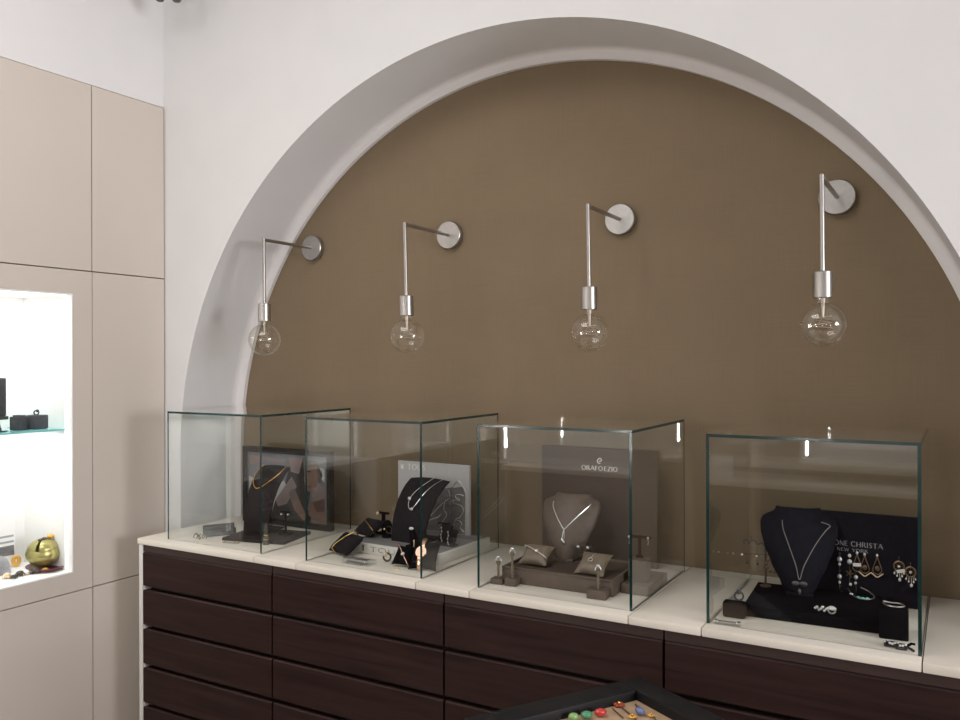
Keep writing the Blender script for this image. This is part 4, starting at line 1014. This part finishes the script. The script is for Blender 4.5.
# ---------------------------------------------------------------- tray table in front of the drawers
tz = -.10; ang = math.radians(-31)
root = thing('display_table', 'black framed table with a tan velvet inset of coloured jewellery', 'display table', (-.635, -.655, tz), (0, 0, ang))
W_, L_, fr = .36, .46, .062        # local x to the right, local -y towards the viewer
bm = BM()
for q in ((0, W_, -fr, 0), (0, W_, -L_, -L_+fr), (0, fr, -L_+fr, -fr), (W_-fr, W_, -L_+fr, -fr)): add_box(bm, q[0], q[1], q[2], q[3], -.045, 0, .003)
obj('frame', bm, 'blackgloss', root, (0, 0, 0))
bm = BM(); add_box(bm, fr-.002, W_-fr+.002, -L_+fr-.002, -fr+.002, -.045, -.022); o = obj('velvet_inset', bm, 'tan', root, (0, 0, 0)); o['label'] = 'tan velvet inset'
for x, y in ((.03, -.03), (W_-.03, -.03), (.03, -L_+.03), (W_-.03, -L_+.03)):
    bm = BM(); add_box(bm, x-.02, x+.02, y-.02, y+.02, ZF-tz+.0005, -.045, .002); obj('leg', bm, 'blackgloss', root, (0, 0, 0))
MT = Matrix.Translation((-.635, -.655, tz)) @ Matrix.Rotation(ang, 4, 'Z')
def gem(lab, X, Y, m, s, rz, grp=None):
    root = thing('gem_ring', lab, 'ring', (X-.004, Y-.016, tz-.0215), (0, 0, rz), grp)
    bm = BM(); add_ball(bm, (0, 0, .009), .013, s, 14); obj('stone', bm, m, root, (0, 0, 0))
    bm = BM(); add_tube(bm, [(.010*math.cos(2*PI*i/20), .001, .009+.006*math.sin(2*PI*i/20)) for i in range(20)], .0018, 6, closed=True); obj('band', bm, 'gold', root, (0, 0, 0))
gem('large red oval ring in the tray table', -.647, -.842, 'red', (1.05, .72, .6), .8)
gem('deep green oval ring beside the red one in the tray table', -.668, -.868, 'green', (1.0, .72, .6), .8)
gem('pale green ring at the end of the tray row', -.688, -.890, 'lime', (.9, .7, .6), .8)
gem('blue oval ring near the tray corner', -.578, -.795, 'blue', (.95, .65, .6), -.6)
def pin(lab, X, Y, rz, ln, m, r):
    root = thing('hat_pin', lab, 'pin', (X-.002, Y-.008, tz-.0215), (0, 0, rz))
    bm = BM(); add_cyl(bm, (0, 0, .003), (ln, 0, .003), .0016, seg=8); obj('shaft', bm, 'bronze', root, (0, 0, 0))
    if r:
        bm = BM()
        for k in range(6): add_ball(bm, (r*.8*math.cos(k*PI/3), r*.8*math.sin(k*PI/3), .004), r*.5, (1, 1, .7), 8)
        obj('flower', bm, m, root, (0, 0, 0))
        bm = BM(); add_ball(bm, (0, 0, .007), r*.4, n=8); obj('centre', bm, 'gold', root, (0, 0, 0))
pin('rust flower pin lying in the tray corner', -.634, -.782, -.75, .055, 'coral', .010)
pin('plain dark pin between the flower pin and red ring', -.640, -.806, -.75, .050, 'bronze', 0)
pin('short plain dark pin nearest the tray corner', -.604, -.762, -.75, .040, 'bronze', 0)
pin('small amber flower pin beside the blue ring', -.588, -.826, -.75, .030, 'amber', .007)
pin('amber flower clip by the tray frame next to the blue ring', -.556, -.800, -.75, .020, 'amber', .006)

# ------------------------------------------------------------------ the opposite side of the shop (seen in the glass)
def shop_unit(label, x0, x1, z0, z1):
    root = thing('wall_showcase', label, 'showcase', ((x0+x1)/2, YB+.002, 0))
    w = (x1-x0)/2
    bm = BM()
    for q in ((-w, w, z0, z0+.02), (-w, w, z1-.02, z1), (-w, -w+.02, z0+.02, z1-.02), (w-.02, w, z0+.02, z1-.02)): add_box(bm, q[0], q[1], .012, .26, q[2], q[3])
    add_box(bm, -w, w, 0, .012, z0, z1); obj('cabinet', bm, 'niche', root, (0, 0, 0))
    bm = BM(); add_box(bm, w-.026, w-.0205, .225, .245, z0+.03, z1-.03); add_box(bm, -w+.0205, -w+.026, .225, .245, z0+.03, z1-.03); obj('led_strip', bm, 'led', root, (0, 0, 0))
    bm = BM(); add_box(bm, -w+.03, w-.03, .014, .2, (z0+z1)/2, (z0+z1)/2+.008); obj('shelf', bm, 'acrylic', root, (0, 0, 0))
shop_unit('lit white showcase on the opposite wall near the fitted cupboards', -2.62, -1.66, -.05, 1.15)
shop_unit('lit white showcase on the opposite wall farther from the cupboards', -.75, .35, .06, 1.15)
root = thing('sideboard', 'long dark counter along the opposite wall', 'counter', (-.2, YB+.25, ZF))
bm = BM(); add_box(bm, -2.3, 2.3, -.245, .17, .001, .86, .002); obj('body', bm, 'wood', root, (0, 0, 0))
bm = BM(); add_box(bm, -2.32, 2.32, -.245, .19, .8605, .89, .002); obj('top', bm, 'counter', root, (0, 0, 0))
bm = BM(); add_box(bm, -.12, .12, 0, .004, 0, .12)
tag(obj('notice', bm, 'tagwhite', loc=(-1.22, YB+.3, -.0395)), 'white sheet standing on the opposite counter', 'notice')

# ------------------------------------------------------------------ light
def area(name, loc, size, energy, col, rot=(0, 0, 0), sy=None):
    l = bpy.data.lights.new(name, 'AREA'); l.energy = energy; l.color = col; l.size = size
    if sy: l.shape = 'RECTANGLE'; l.size_y = sy
    o = bpy.data.objects.new(name, l); COL.objects.link(o); o.location = (loc[0], loc[1], loc[2]+ZC); o.rotation_euler = rot
    return o
area('ceiling_light', (-1.5, -2.1, ZT-.02), 1.4, 27, (1., .99, .97))
area('window_light', (XR-.02, (WY0+WY1)/2, (WZ0+WZ1)/2), WZ1-WZ0-.1, 108, (.965, .955, 1.), (0, PI/2, 0), WY1-WY0-.1)
for x, z, e in ((-2.585, .55, 5.5), (-1.695, .55, 5.5), (-.715, .60, 2.5), (.315, .60, 2.)):      # led strips at the mouths of the lit showcases opposite
    area('showcase_light', (x, YB+.252, z), .013, e*.9, (1., .99, .975), (PI/2, 0, 0), 1.0)
area('niche_light', (XL-.14, -.885, .845), .20, 1.5, (1., .98, .95), sy=.36)
area('niche_light', (XL-.14, -.885, .375), .18, 1.15, (1., .98, .95), sy=.34)  # added under the glass shelf to brighten the lower half of the niche
area('niche_light', (XL-.14, -1.7, .845), .20, 1.2, (1., .98, .95), sy=.4)

wd = bpy.data.worlds.new('World'); sc.world = wd; wd.use_nodes = True
wd.node_tree.nodes['Background'].inputs[0].default_value = (.9, .93, 1., 1); wd.node_tree.nodes['Background'].inputs[1].default_value = .3

# ------------------------------------------------------------------ camera
f, yaw, pitch, roll = 827.436, -.5237, .0003, -.0029
fw = Vector((math.sin(yaw)*math.cos(pitch), math.cos(yaw)*math.cos(pitch), math.sin(pitch)))
rt = Vector((math.cos(yaw), -math.sin(yaw), 0)); up = rt.cross(fw)
r2 = math.cos(roll)*rt+math.sin(roll)*up; u2 = -math.sin(roll)*rt+math.cos(roll)*up
cd = bpy.data.cameras.new('camera'); cd.sensor_width = 36; cd.sensor_fit = 'HORIZONTAL'; cd.lens = f/960*36; cd.clip_start = .02; cd.clip_end = 50
co = bpy.data.objects.new('camera', cd); COL.objects.link(co)
mw = Matrix((r2, u2, -fw)).transposed().to_4x4(); mw.translation = Vector((0, -2.4871, .6266+ZC)); co.matrix_world = mw
sc.camera = co

vs = sc.view_settings
sc.display_settings.display_device = 'sRGB'
vs.view_transform = 'Standard'; vs.look = 'None'; vs.gamma = 1.; vs.use_curve_mapping = False; vs.exposure = .07
cy = sc.cycles
cy.use_denoising = True
cy.max_bounces = 14; cy.transparent_max_bounces = 40; cy.diffuse_bounces = 5; cy.glossy_bounces = 5; cy.transmission_bounces = 8
cy.sample_clamp_indirect = 6.; cy.caustics_reflective = False; cy.caustics_refractive = False
